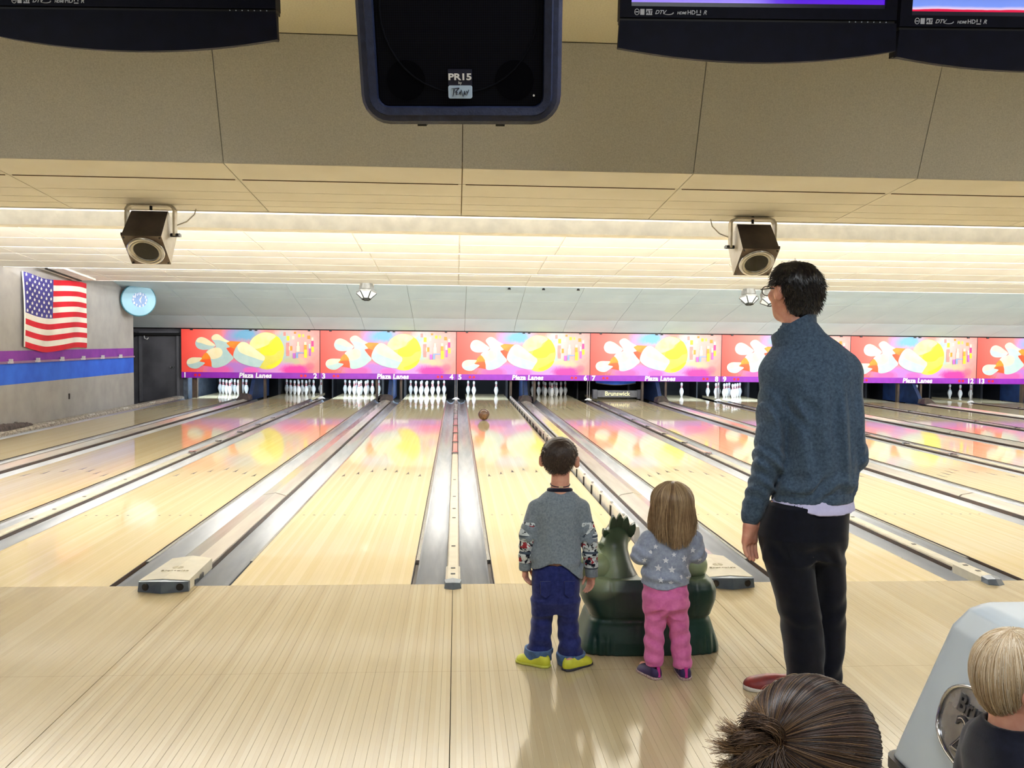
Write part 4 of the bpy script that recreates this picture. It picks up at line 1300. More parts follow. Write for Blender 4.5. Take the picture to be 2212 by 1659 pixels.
# ------------------------------------------------------------------ televisions under the near ceiling
M('tv_black', (9, 12, 32), (6, 8, 25), scale=20, rough=0.6, spec=0.15)
M('tv_gap', (4, 4, 10), rough=0.6)
M('tv_print', (208, 214, 226), rough=0.5)
def tv_screen(name, cols):
    t_ = NT(name)
    pos = t_.coord()
    x, y, z = t_.xyz(pos)
    nz = t_.noise(pos, 6, 3)
    fac = t_.val('ADD', t_.val('DIVIDE', t_.val('SUBTRACT', z, 0.185), 0.40), t_.val('MULTIPLY', t_.val('SUBTRACT', nz, 0.5), 0.04))
    c = t_.ramp(fac, [(p, lin(q)) for p, q in cols])
    t_.base(lin((5, 5, 8)))
    t_.l(c, t_.p.inputs['Emission Color'])
    t_.set(rough=0.15, emit_s=0.9)
    return t_.m
def tv(loc, rz, lab, scr, buttons=True):
    W = 1.0
    t = T('television', lab, 'television', loc, rot=(R(6), 0, rz), group='televisions in a row')
    hw2 = W / 2
    lipz = lambda u: 0.035 - 0.055 * math.sqrt(max(0, 1 - (u * 0.92) ** 2)) + 0.02
    low = [(hw2 * (-1 + 2 * i / 24), -0.016 + 0.045 * (abs(-1 + 2 * i / 24)) ** 2) for i in range(25)]
    O('lower_bezel', MB().prism(low + [(hw2 - 0.004, 0.122), (-hw2 + 0.004, 0.122)], 'y', -0.012, 0.016), MAT['tv_black'], t)
    O('bezel_gap', MB().box(-hw2 + 0.006, hw2 - 0.006, 0.0, 0.06, 0.122, 0.134), MAT['tv_gap'], t)
    O('bezel', MB().box(-hw2 + 0.004, hw2 - 0.004, -0.010, 0.06, 0.134, 0.172).box(-hw2 + 0.004, -hw2 + 0.045, -0.01, 0.06, 0.172, 0.70).box(hw2 - 0.045, hw2 - 0.004, -0.01, 0.06, 0.172, 0.70).box(-hw2 + 0.004, hw2 - 0.004, -0.01, 0.06, 0.70, 0.74), MAT['tv_black'], t)
    O('inner_step', MB().box(-hw2 + 0.045, hw2 - 0.045, -0.004, 0.06, 0.172, 0.187), M('tv_step', (30, 34, 66), rough=0.3), t)
    O('screen', MB().box(-hw2 + 0.045, hw2 - 0.045, 0.004, 0.05, 0.187, 0.70), scr, t)
    O('back_shell', MB().box(-hw2 + 0.03, hw2 - 0.03, 0.06, 0.13, 0.05, 0.72), MAT['tv_black'], t)
    O('hanger', MB().cyl((0, 0.10, 0.6), (0, 0.10, 1.2), 0.03, n=12), MAT['black_iron'], t)
    x = -hw2 + 0.065
    pr = MB()
    lt = T  # icons along the bezel
    ring = MB().tube([(x + 0.008 * math.cos(2 * PI * i / 16), -0.011, 0.152 + 0.010 * math.sin(2 * PI * i / 16)) for i in range(16)], 0.0013, 5, closed=True)
    ring.box(x - 0.005, x + 0.005, -0.012, -0.0105, 0.1505, 0.1535)
    O('round_logo', ring, MAT['tv_print'], t)
    O('square_logo', MB().box(x + 0.012, x + 0.027, -0.0115, -0.010, 0.142, 0.162), MAT['tv_print'], t)
    box = O('boxed_logo', MB().box(x + 0.033, x + 0.055, -0.0115, -0.010, 0.142, 0.162), MAT['tv_print'], t)
    O('lettering', text_mesh('ATi', 0.017, MAT['tv_black'], 0.0004, 0.0003, 0.2, 'CENTER'), None, box, loc=(x + 0.044, -0.0118, 0.1455), rot=(PI / 2, 0, 0))
    for dx, s, sz, sh in ((0.083, 'DTV', 0.019, 0.35), (0.160, 'HDMI', 0.013, 0.2), (0.195, 'HD', 0.020, 0.0), (0.243, 'R', 0.020, 0.3)):
        O('lettering', text_mesh(s, sz, MAT['tv_print'], 0.0005, 0.0003, sh, 'CENTER'), None, t, loc=(x + dx, -0.0108, 0.1455), rot=(PI / 2, 0, 0))
    O('swoosh_logo', MB().tube([(x + 0.112 + 0.018 * math.cos(a_), -0.0108, 0.150 + 0.006 * math.sin(a_)) for a_ in [PI + i * 0.28 for i in range(13)]], [0.0004 + 0.0018 * i / 12 for i in range(13)], 5), MAT['tv_print'], t)
    O('frame_logo', MB().box(x + 0.213, x + 0.229, -0.0112, -0.010, 0.143, 0.146).box(x + 0.213, x + 0.216, -0.0112, -0.010, 0.150, 0.160).box(x + 0.226, x + 0.229, -0.0112, -0.010, 0.150, 0.160), MAT['tv_print'], t)
    if buttons:
        for i in range(7):
            O('button', MB().cyl((hw2 - 0.17 + i * 0.022, -0.001, 0.128), (hw2 - 0.17 + i * 0.022, -0.004, 0.128), 0.0022, n=6), MAT['tv_print'], t)
    return t
tv((1.083, -2.115, 2.503), R(-3.4), 'television with purple screen edge right of the loudspeaker', tv_screen('screen_purple', [(0.0, (96, 28, 214)), (0.08, (70, 30, 220)), (0.5, (40, 24, 150))]))
tv((2.085, -2.175, 2.482), R(-3.4), 'television with red and white screen edge at the right', tv_screen('screen_red', [(0.0, (214, 20, 70)), (0.028, (220, 24, 70)), (0.034, (230, 210, 240)), (0.06, (120, 150, 240)), (0.5, (60, 60, 160))]))
tv((-1.135, -1.985, 2.518), R(-3.4), 'dark television at the left edge under the ceiling', tv_screen('screen_dark', [(0.0, (14, 14, 26)), (0.5, (20, 20, 40))]))
# ------------------------------------------------------------------ people: materials
def skin_material(name, c1, c2):
    t = NT(name)
    nz = t.noise(t.coord(), 30, 4)
    t.base(t.ramp(nz, [(0.3, lin(c2)), (0.7, lin(c1))]))
    t.set(rough=0.5, spec=0.4)
    t.p.inputs['Subsurface Weight'].default_value = 0.08
    t.p.inputs['Subsurface Radius'].default_value = (0.01, 0.004, 0.002)
    t.bump(t.noise(t.coord(), 400, 2), 0.08, 0.001)
    return t.m
MAT['skin_man'] = skin_material('skin_man', (224, 168, 146), (206, 142, 122))
MAT['skin_kid'] = skin_material('skin_kid', (222, 170, 148), (208, 148, 128))
def cloth(name, c1, c2, scale=60, weave=500, bump=0.25, rough=0.9, sheen=0.15):
    t = NT(name)
    v = t.coord()
    nz = t.noise(v, scale, 5, 0.65)
    t.base(t.ramp(nz, [(0.32, lin(c2)), (0.68, lin(c1))]))
    t.set(rough=rough, spec=0.2, sheen=sheen)
    t.bump(t.noise(v, weave, 2), bump, 0.002)
    return t.m
def hair_material(name, c1, c2, c3, scale=26, rough=0.35):
    t = NT(name)
    v = t.coord()
    nz = t.noise(v, scale * 0.5, 3, 0.6)
    at = t.n('ShaderNodeAttribute', attribute_name='tone')
    f = t.val('ADD', t.val('MULTIPLY', at.outputs['Fac'], 0.75), t.val('MULTIPLY', nz, 0.35))
    t.base(t.ramp(f, [(0.10, lin(c1)), (0.5, lin(c2)), (0.95, lin(c3))]))
    t.set(rough=rough, spec=0.5)
    t.p.inputs['Anisotropic'].default_value = 0.5
    return t.m
MAT['eye_white'] = M('eye_white', (235, 232, 228), rough=0.2)
MAT['iris'] = M('iris', (70, 50, 36), rough=0.15)
M('lip', (176, 96, 92), rough=0.45)

def head_sdf(p, c, s, yaw, tilt=0.0, ears=0.0):
    """adult head of height 0.235*s centred at c, looking along its own +y"""
    q = turn(p, c, yaw)
    if tilt:
        ct, st_ = math.cos(tilt), math.sin(tilt)
        q = (q[0], q[1] * ct + q[2] * st_, -q[1] * st_ + q[2] * ct)
    q = tuple(v / s for v in q)
    d = ell(q, (0, -0.012, 0.028), (0.074, 0.094, 0.088))
    d = smin(d, ell(q, (0, 0.030, -0.035), (0.058, 0.062, 0.080)), 0.03)
    d = smin(d, ell(q, (0, 0.052, -0.092), (0.030, 0.030, 0.026)), 0.03)      # chin
    d = smin(d, ell(q, (0, 0.074, 0.030), (0.050, 0.016, 0.012)), 0.02)       # brow
    d = smin(d, cone(q, (0, 0.086, 0.012), (0, 0.108, -0.026), 0.007, 0.012), 0.012)   # nose
    d = smin(d, ell(q, (0, 0.088, -0.058), (0.022, 0.010, 0.009)), 0.012)     # mouth
    for sx in (-1, 1):
        d = smin(d, ell(q, (sx * 0.040, 0.064, -0.018), (0.022, 0.018, 0.018)), 0.02)  # cheeks
        d = -smin(-d, ell(q, (sx * 0.031, 0.094, 0.008), (0.016, 0.016, 0.010)), 0.008)  # sockets
        e = ell(q, (sx * (0.079 + ears), -0.012, -0.010), (0.011 + ears * 0.5, 0.022, 0.033))
        e = -smin(-e, ell(q, (sx * (0.092 + ears * 1.5), -0.010, -0.008), (0.010, 0.012, 0.020)), 0.004)
        d = smin(d, e, 0.006)
    return d * s

def face_parts(root, c, s, yaw):
    """eyes and lips, placed on the head"""
    fx, fy = -math.sin(yaw), math.cos(yaw)
    rx, ry = math.cos(yaw), math.sin(yaw)
    for sx in (-1, 1):
        e = (c[0] + (rx * sx * 0.031 + fx * 0.074) * s, c[1] + (ry * sx * 0.031 + fy * 0.074) * s, c[2] + 0.008 * s)
        ob = O('eye', MB().lathe(sphere_prof(0.0125 * s, 10), n=14), MAT['eye_white'], root, smooth=True, loc=e)
        O('iris', MB().lathe(sphere_prof(0.006 * s, 8), n=10), MAT['iris'], ob, smooth=True, loc=(fx * 0.008 * s, fy * 0.008 * s, 0))
    m = MB()
    pts = [(c[0] + (rx * a * 0.022 + fx * (0.097 - 0.006 * abs(a) ** 2)) * s, c[1] + (ry * a * 0.022 + fy * (0.097 - 0.006 * abs(a) ** 2)) * s, c[2] + (-0.058 + 0.002 * a * a) * s) for a in [i / 4 - 1 for i in range(9)]]
    m.tube(pts, [0.001 * s + 0.0035 * s * (1 - abs(i / 4 - 1)) for i in range(9)], 6)
    O('mouth', m, MAT['lip'], root, smooth=True)

def hand_sdf(p, wrist, down, wide, front, s=1.0, curl=0.5, thumb=1):
    """palm with four fingers and a thumb; down/wide/front are unit vectors (wide toward the thumb)"""
    D, Wd, Fr = (np.array(v, float) / np.linalg.norm(v) for v in (down, wide, front))
    w = np.array(wrist, float)
    def P(a, b, c):
        return tuple(w + (D * a + Wd * b + Fr * c) * s)
    d = chain(p, [P(0, 0, 0), P(0.03, 0, 0)], [0.024 * s, 0.026 * s], 0.01)
    for b in (-0.027, -0.010, 0.010, 0.027):
        d = smin(d, cone(p, P(0.022, b * 0.6, 0), P(0.085, b, 0.004), 0.017 * s, 0.0145 * s), 0.012 * s)
    for b, L, r in ((-0.030, 0.052, 0.0078), (-0.0105, 0.066, 0.0086), (0.0105, 0.072, 0.0090), (0.030, 0.066, 0.0088)):
        k0 = P(0.088, b, 0.004)
        k1 = P(0.088 + L * 0.42, b * 1.04, 0.004 + curl * 0.010)
        k2 = P(0.088 + L * 0.76, b * 1.02, 0.004 + curl * 0.030)
        k3 = P(0.088 + L * 0.98, b, 0.004 + curl * 0.054)
        d = smin(d, chain(p, [k0, k1, k2, k3], [r * 1.15 * s, r * 1.05 * s, r * 0.98 * s, r * 0.85 * s], 0.002), 0.004 * s)
    t0, t1, t2, t3 = P(0.018, 0.022, 0.006), P(0.048, 0.050, 0.020), P(0.076, 0.056, 0.032), P(0.098, 0.054, 0.042)
    d = smin(d, chain(p, [t0, t1, t2, t3], [0.015 * s, 0.0125 * s, 0.0105 * s, 0.009 * s], 0.003), 0.006 * s)
    return d

def shoe(root, name, c, ang, L, Wd, H, up_mat, sole_mat, lace_mat=None, sole_h=0.018, sole_c2=None):
    """low sneaker: heel at c, toe along ang (0 = +y, positive turns to -x)"""
    def q(p):
        return turn(p, (c[0], c[1], c[2]), ang)
    def up(p):
        a = q(p)
        d = uni([ell(a, (0, 0.18 * L, 0.36 * H), (0.36 * Wd, 0.24 * L, 0.62 * H)),
                 ell(a, (0, 0.50 * L, 0.26 * H), (0.42 * Wd, 0.34 * L, 0.52 * H)),
                 ell(a, (0.02 * Wd, 0.76 * L, 0.18 * H), (0.46 * Wd, 0.26 * L, 0.42 * H))], 0.25 * H)
        hole = ell(a, (0, 0.16 * L, 1.05 * H), (0.26 * Wd, 0.19 * L, 0.45 * H))
        d = np.maximum(d, -hole)
        return np.maximum(d, sole_h * 0.6 - a[2])
    def so(p):
        a = q(p)
        w_ = Wd * np.interp(a[1] / L, [-0.05, 0.1, 0.3, 0.5, 0.75, 0.95, 1.03], [0.22, 0.40, 0.41, 0.42, 0.49, 0.40, 0.15])
        d = np.abs(a[0]) - w_
        d = np.maximum(d, np.maximum(-0.05 * L - a[1], a[1] - 1.02 * L))
        return np.maximum(d, np.maximum(-a[2], a[2] - sole_h))
    lo = (c[0] - 1.25 * L, c[1] - 1.25 * L, c[2] - 0.012); hi = (c[0] + 1.25 * L, c[1] + 1.25 * L, c[2] + 1.3 * H)
    lo = (c[0] - L * 0.3 - L * max(0, math.sin(ang)) - Wd * 0.6, c[1] - L * 0.3 - L * max(0, -math.cos(ang)), lo[2])
    hi = (c[0] + L * 0.3 + L * max(0, -math.sin(ang)) + Wd * 0.6, c[1] + L * 0.3 + L * max(0, math.cos(ang)), hi[2])
    h = L / 42
    sh = iso(name, up, lo, hi, h, up_mat, root)
    iso('sole', so, lo, hi, h, sole_mat, sh)
    if lace_mat:
        for i in range(3):
            y = 0.42 * L + i * 0.10 * L
            z = c[2] + (0.80 - 0.11 * i) * H
            s_, o_ = math.sin(ang), math.cos(ang)
            a = (c[0] + 0.20 * Wd * o_ - s_ * y, c[1] + 0.20 * Wd * s_ + o_ * y, z)
            b = (c[0] - 0.20 * Wd * o_ - s_ * y, c[1] - 0.20 * Wd * s_ + o_ * y, z)
            m_ = tuple((u + v) / 2 + (0.012 * H / 0.08 if k == 2 else 0) for k, (u, v) in enumerate(zip(a, b)))
            O('lace', MB().tube([a, m_, b], 0.0035 * L / 0.16, 6), lace_mat, sh, smooth=True)
    return sh

def folds(p, f, amp, zc, zw, slant=0.0):
    """ring-like cloth folds around height zc"""
    e = np.exp(-((p[2] - zc) / zw) ** 2)
    return amp * e * np.sin((p[2] + slant * p[0]) * f + 2.2 * np.sin(p[0] * 26 + p[1] * 17) + 1.2 * np.sin(p[1] * 31))

# ================================================================== the man
MX, MY = 1.50, -1.75
man = T('person', 'tall man in a blue-grey sweater and dark trousers watching the lanes', 'person', (MX, MY, 0))
MAT['sweater'] = cloth('sweater_teal', (78, 98, 118), (48, 64, 84), 90, 420, 0.4)
MAT['trousers'] = cloth('trousers_navy', (9, 12, 27), (5, 7, 18), 40, 600, 0.2)
MAT['undershirt'] = cloth('undershirt_lilac', (206, 204, 238), (190, 188, 226), 30, 600, 0.1)
MAT['hair_black'] = hair_material('hair_black', (8, 7, 10), (18, 15, 18), (34, 28, 30), 60, 0.4)
M('shoe_red', (130, 34, 34), (96, 24, 26), scale=20, rough=0.45)
M('sole_white', (208, 204, 196), (186, 180, 170), scale=20, rough=0.6)
HC, HS, HYAW = (-0.112, 0.015, 1.690), 1.03, R(24)
LSH, LEL, LWR = (-0.170, 0.0, 1.345), (-0.203, -0.015, 1.00), (-0.250, 0.030, 0.760)
RSH, REL, RWR = (0.098, 0.0, 1.345), (0.140, -0.03, 1.02), (0.120, 0.11, 0.86)
LEGL = [(0.03, -0.014, 0.02, 0.072, 0.082), (0.20, -0.024, 0.015, 0.080, 0.090), (0.335, -0.045, 0.01, 0.082, 0.095), (0.46, -0.080, 0.0, 0.088, 0.10), (0.60, -0.112, 0.0, 0.100, 0.108), (0.72, -0.118, 0.0, 0.100, 0.112), (0.80, -0.10, 0.0, 0.09, 0.11)]
LEGR = [(0.03, 0.094, 0.06, 0.054, 0.078), (0.20, 0.098, 0.055, 0.060, 0.086), (0.335, 0.094, 0.05, 0.062, 0.09), (0.46, 0.082, 0.04, 0.066, 0.095), (0.60, 0.050, 0.02, 0.075, 0.105), (0.72, 0.030, 0.0, 0.090, 0.112), (0.80, 0.03, 0.0, 0.09, 0.11)]
def man_body(p):
    d = head_sdf(p, HC, HS, HYAW, ears=0.007)
    d = smin(d, cone(p, (-0.105, 0.0, 1.62), (-0.085, -0.01, 1.46), 0.054, 0.060), 0.03)
    tor = loft(p, [(0.80, -0.02, 0, 0.13, 0.09), (1.0, 0.01, 0, 0.13, 0.09), (1.2, 0.01, 0, 0.14, 0.095), (1.36, -0.02, 0, 0.15, 0.085), (1.46, -0.08, 0, 0.06, 0.05)])
    d = smin(d, tor, 0.05)
    d = smin(d, chain(p, [LSH, LEL, LWR], [0.050, 0.042, 0.030], 0.02), 0.04)
    d = smin(d, chain(p, [RSH, REL, RWR], [0.050, 0.042, 0.032], 0.02), 0.04)
    d = smin(d, hand_sdf(p, (-0.256, 0.034, 0.742), (-0.05, 0.10, -1), (0.80, 0.55, 0.0), (0.55, -0.80, 0.05), 1.10, 0.35), 0.012)
    d = smin(d, hand_sdf(p, (0.110, 0.118, 0.845), (-0.35, 0.25, -0.9), (-0.7, 0.7, 0.2), (-0.7, -0.7, 0), 0.85, 0.5), 0.012)
    for st_ in (LEGL, LEGR):
        d = smin(d, chain(p, [(r_[1], r_[2], r_[0]) for r_ in st_], [r_[3] - 0.018 for r_ in st_], 0.03), 0.03)
    d = smin(d, ell(p, (-0.045, 0.0, 0.74), (0.14, 0.10, 0.12)), 0.05)
    for (fx, fy, an) in ((-0.014, 0.02, R(62)), (0.094, 0.06, R(-8))):
        d = smin(d, cone(p, (fx, fy, 0.045), (fx - math.sin(an) * 0.15, fy + math.cos(an) * 0.15, 0.038), 0.035, 0.026), 0.02)
    return d
iso('body', man_body, (-0.36, -0.20, 0.006), (0.28, 0.30, 1.84), 0.0046, MAT['skin_man'], man)
face_parts(man, HC, HS, HYAW)
def man_hair(p):
    q = turn(p, HC, HYAW)
    d = ell(q, (0, -0.018, 0.024), (0.103, 0.114, 0.097))
    d = smin(d, ell(q, (0.012, -0.050, -0.030), (0.084, 0.066, 0.090)), 0.03)
    d = smin(d, ell(q, (0.02, 0.045, 0.085), (0.060, 0.050, 0.034)), 0.03)
    d = d + 0.0022 * np.sin(q[0] * 420 + 5 * np.sin(q[2] * 40)) * np.cos(q[2] * 90) + 0.003 * wob(q, 90)
    # hairline: open at the face, around the ears and at the nape
    face = np.minimum(q[1] - 0.050 - 0.55 * np.maximum(q[2] - 0.02, 0), 0.09 - q[2])
    d = np.maximum(d, np.minimum(q[1] - 0.045, 0.062 - q[2]))
    side = np.minimum(q[1] + 0.035, -q[2] + 0.020)
    d = np.maximum(d, side)
    d = np.maximum(d, -(q[2] + 0.118))
    return d
iso('hair', man_hair, (-0.27, -0.16, 1.55), (0.04, 0.20, 1.83), 0.0040, MAT['hair_black'], man)
# temple of the glasses
gx = lambda a, b, c: (HC[0] + math.cos(HYAW) * a - math.sin(HYAW) * b, HC[1] + math.sin(HYAW) * a + math.cos(HYAW) * b, HC[2] + c)
gl = O('glasses', MB().tube([gx(-0.082, -0.02, 0.006), gx(-0.083, 0.04, 0.010), gx(-0.078, 0.10, 0.008)], 0.0025, 6).tube([gx(0.082, -0.02, 0.006), gx(0.083, 0.04, 0.010), gx(0.078, 0.10, 0.008)], 0.0025, 6), MAT['black_plastic'], man)
for sx in (-1, 1):
    O('lens_rim', MB().tube([gx(sx * 0.036 + 0.028 * math.cos(2 * PI * i / 20), 0.108, 0.004 + 0.020 * math.sin(2 * PI * i / 20)) for i in range(20)], 0.002, 5, closed=True), MAT['black_plastic'], gl)
# sweater
TOR = [(0.790, -0.018, -0.005, 0.168, 0.118), (0.86, -0.010, -0.005, 0.166, 0.126), (1.0, 0.010, -0.010, 0.164, 0.132), (1.17, 0.012, -0.012, 0.166, 0.132), (1.28, -0.010, -0.010, 0.176, 0.124), (1.37, -0.030, -0.005, 0.180, 0.112), (1.43, -0.036, 0.0, 0.158, 0.098), (1.475, -0.052, 0.0, 0.130, 0.086), (1.52, -0.078, 0.0, 0.096, 0.078), (1.56, -0.09, 0.0, 0.07, 0.07)]
def man_sweater(p):
    x, y, z = p
    d = loft(p, TOR, 2.3)
    d = smin(d, ell(p, (-0.150, 0.0, 1.352), (0.085, 0.080, 0.078)), 0.06)
    d = smin(d, ell(p, (0.085, 0.0, 1.352), (0.085, 0.080, 0.078)), 0.06)
    arm = chain(p, [LSH, LEL, (-0.252, 0.030, 0.772)], [0.070, 0.061, 0.046], 0.02)
    arm = smin(arm, cone(p, (-0.250, 0.028, 0.800), (-0.257, 0.034, 0.752), 0.044, 0.040), 0.008)
    arm = arm + folds(p, 105, 0.0055, 1.01, 0.07, 0.5) + folds(p, 120, 0.0035, 0.87, 0.07, 0.3) + folds(p, 70, 0.004, 1.25, 0.07, 1.2)
    d = smin(d, arm, 0.016)
    arm2 = chain(p, [RSH, REL, RWR], [0.070, 0.060, 0.046], 0.02) + folds(p, 100, 0.0045, 1.02, 0.09, -0.5)
    d = smin(d, arm2, 0.018)
    # long vertical drapes down the back, creases under the arm, the hem rib
    back = np.clip(-y * 12, 0, 1)
    d = d - back * 0.0075 * np.sin((x + 0.10 * z) * 72 + 1.6 * np.sin(z * 7)) * np.exp(-((z - 1.12) / 0.22) ** 2)
    d = d - back * 0.011 * np.exp(-((x - 0.055 + 0.10 * (z - 1.1)) / 0.014) ** 2) * np.exp(-((z - 1.10) / 0.18) ** 2)
    d = d + back * 0.010 * np.exp(-((x - 0.085 + 0.08 * (z - 1.1)) / 0.012) ** 2) * np.exp(-((z - 1.12) / 0.18) ** 2)
    d = d + folds(p, 62, 0.0095, 0.905, 0.05, -0.55) * back
    d = d + folds(p, 60, 0.0080, 1.20, 0.06, 1.1) * np.clip((-x - 0.02) * 14, 0, 1)
    d = d + 0.0022 * wob(p, 60)
    rib = np.clip((0.868 - z) * 90, 0, 1) * np.clip((x + 0.19) * 40, 0, 1)
    d = d + rib * (0.0035 + 0.0008 * np.sin(x * 900))
    d = d + 0.0030 * np.exp(-((z - 0.870) / 0.0035) ** 2) * np.clip((x + 0.16) * 40, 0, 1)
    # neck opening
    d = np.maximum(d, -cone(p, (-0.10, 0.03, 1.46), (-0.11, 0.05, 1.62), 0.066, 0.075))
    lowcut = 0.826 + 0.05 * np.clip(x - 0.03, 0, 0.34)
    trunk = (x > -0.190)
    return np.where(trunk, np.maximum(d, lowcut - z), d)
iso('sweater', man_sweater, (-0.36, -0.20, 0.69), (0.27, 0.22, 1.56), 0.0050, MAT['sweater'], man)
def man_collar(p):
    x, y, z = p
    cx, cy = -0.100 - 0.10 * (z - 1.48), 0.008 + 0.10 * (z - 1.48)
    r = np.sqrt(((x - cx) / 1.02) ** 2 + ((y - cy) / 1.0) ** 2)
    d = np.abs(r - (0.083 + 0.05 * (z - 1.50))) - 0.0075
    top = 1.563 + 0.52 * (x + 0.10) - 0.30 * (y - 0.0)
    d = np.maximum(d, z - top)
    d = np.maximum(d, (1.435 + 0.15 * (x + 0.1)) - z)
    gap = np.maximum(np.abs(x + 0.135) - 0.025, 0.03 - y)     # open front
    return np.maximum(d, -gap)
iso('collar', man_collar, (-0.24, -0.12, 1.40), (0.02, 0.14, 1.66), 0.0042, MAT['sweater'], man)
def man_shirt(p):
    x, y, z = p
    d = np.abs(loft(p, [(0.70, -0.018, -0.006, 0.174, 0.128), (0.80, -0.014, -0.006, 0.166, 0.1205), (0.90, -0.01, 0.0, 0.145, 0.100)], 2.2)) - 0.004
    low = 0.784 + 0.22 * np.clip(-x - 0.03, 0, 0.2) + 0.12 * np.clip(x - 0.05, 0, 0.2)
    return np.maximum(d + 0.001 * wob(p, 50), np.maximum(low - z, z - 0.86))
iso('shirt_tail', man_shirt, (-0.21, -0.17, 0.72), (0.19, 0.15, 0.88), 0.0045, MAT['undershirt'], man)
def man_pants(p):
    x, y, z = p
    a = loft(p, LEGL, 2.2) + folds(p, 60, 0.0035, 0.33, 0.06, 0.6) + folds(p, 46, 0.0035, 0.10, 0.07, 0.5)
    b = loft(p, LEGR, 2.2) + folds(p, 60, 0.003, 0.36, 0.07, -0.6) + folds(p, 46, 0.0035, 0.10, 0.07, -0.5)
    d = smin(a, b, 0.012)
    pel = loft(p, [(0.60, -0.040, 0.0, 0.130, 0.09), (0.68, -0.048, -0.008, 0.166, 0.120), (0.755, -0.036, -0.006, 0.156, 0.110), (0.79, -0.030, -0.005, 0.150, 0.108), (0.84, -0.025, -0.002, 0.142, 0.102), (0.88, -0.02, 0, 0.138, 0.098)], 2.3)
    d = smin(d, pel, 0.05)
    d = d + folds(p, 55, 0.004, 0.62, 0.05, 0.8)
    return d + 0.0016 * wob(p, 40)
iso('trousers', man_pants, (-0.26, -0.18, 0.02), (0.22, 0.20, 0.90), 0.0055, MAT['trousers'], man)
shoe(man, 'shoe', (0.015, 0.015, 0.0), R(72), 0.275, 0.105, 0.095, MAT['shoe_red'], MAT['sole_white'])
shoe(man, 'shoe', (0.098, 0.02, 0.0), R(-6), 0.275, 0.105, 0.095, MAT['shoe_red'], MAT['sole_white'])
O('ring', MB().tube([(-0.262 + 0.0115 * math.cos(2 * PI * i / 14), 0.034 + 0.0115 * math.sin(2 * PI * i / 14), 0.652) for i in range(14)], 0.0015, 5, closed=True), MAT['chrome'], man)
# ================================================================== the boy
BX, BY = 0.47, -1.34
boy = T('person', 'small boy with short brown hair in grey shirt and rolled jeans', 'person', (BX, BY, 0))
MAT['shirt_grey'] = cloth('shirt_grey', (138, 150, 160), (106, 118, 130), 110, 500, 0.3)
MAT['rib_navy'] = cloth('rib_navy', (30, 32, 52), (22, 24, 42), 60, 500, 0.2)
MAT['jeans'] = cloth('jeans_blue', (40, 50, 112), (24, 32, 86), 50, 700, 0.25)
MAT['jeans_light'] = cloth('jeans_cuff', (84, 112, 150), (64, 92, 134), 50, 700, 0.25)
MAT['hair_brown'] = hair_material('hair_brown', (44, 33, 28), (70, 54, 44), (104, 84, 66), 120, 0.6)
M('shoe_lime', (206, 208, 62), (184, 186, 48), scale=16, rough=0.5)
M('shoe_navy', (30, 28, 60), rough=0.5)
def sleeve_print():
    t = NT('printed_sleeve')
    v = t.coord()
    x, y, z = t.xyz(v)
    n1 = t.noise(v, 46, 3, 0.6)
    c = t.ramp(n1, [(0.42, lin((24, 26, 40))), (0.47, lin((196, 206, 210))), (0.60, lin((214, 222, 226)))])
    n2 = t.noise(v, 30, 2)
    red = t.val('MULTIPLY', t.val('GREATER_THAN', n2, 0.56), t.val('LESS_THAN', t.val('ABSOLUTE', t.val('SUBTRACT', t.val('FRACT', t.val('MULTIPLY', z, 13.0)), 0.25)), 0.20))
    c = t.mix(red, c, lin((150, 44, 54)))
    stripe = t.val('LESS_THAN', t.val('ABSOLUTE', t.val('SUBTRACT', t.val('FRACT', t.val('MULTIPLY', z, 13.0)), 0.75)), 0.07)
    c = t.mix(stripe, c, lin((70, 82, 96)))
    t.base(c)
    t.set(rough=0.9, spec=0.2)
    return t.m
MAT['sleeve_print'] = sleeve_print()
bHC, bHS, bYAW = (0.013, 0.012, 0.940), 0.84, R(-14)
bL = [(-0.090, 0.0, 0.715), (-0.130, -0.012, 0.60), (-0.139, 0.012, 0.445)]
bR = [(0.112, 0.0, 0.715), (0.148, -0.012, 0.590), (0.168, 0.010, 0.405)]
JL = [(0.02, -0.072, 0.02, 0.050, 0.052), (0.07, -0.070, 0.02, 0.056, 0.056), (0.13, -0.062, 0.015, 0.047, 0.054), (0.21, -0.059, 0.01, 0.048, 0.058), (0.30, -0.052, 0.0, 0.056, 0.068)]
JR = [(0.00, 0.074, -0.01, 0.050, 0.052), (0.06, 0.073, -0.01, 0.056, 0.056), (0.13, 0.064, -0.005, 0.047, 0.054), (0.21, 0.060, 0.0, 0.048, 0.058), (0.30, 0.054, 0.0, 0.056, 0.068)]
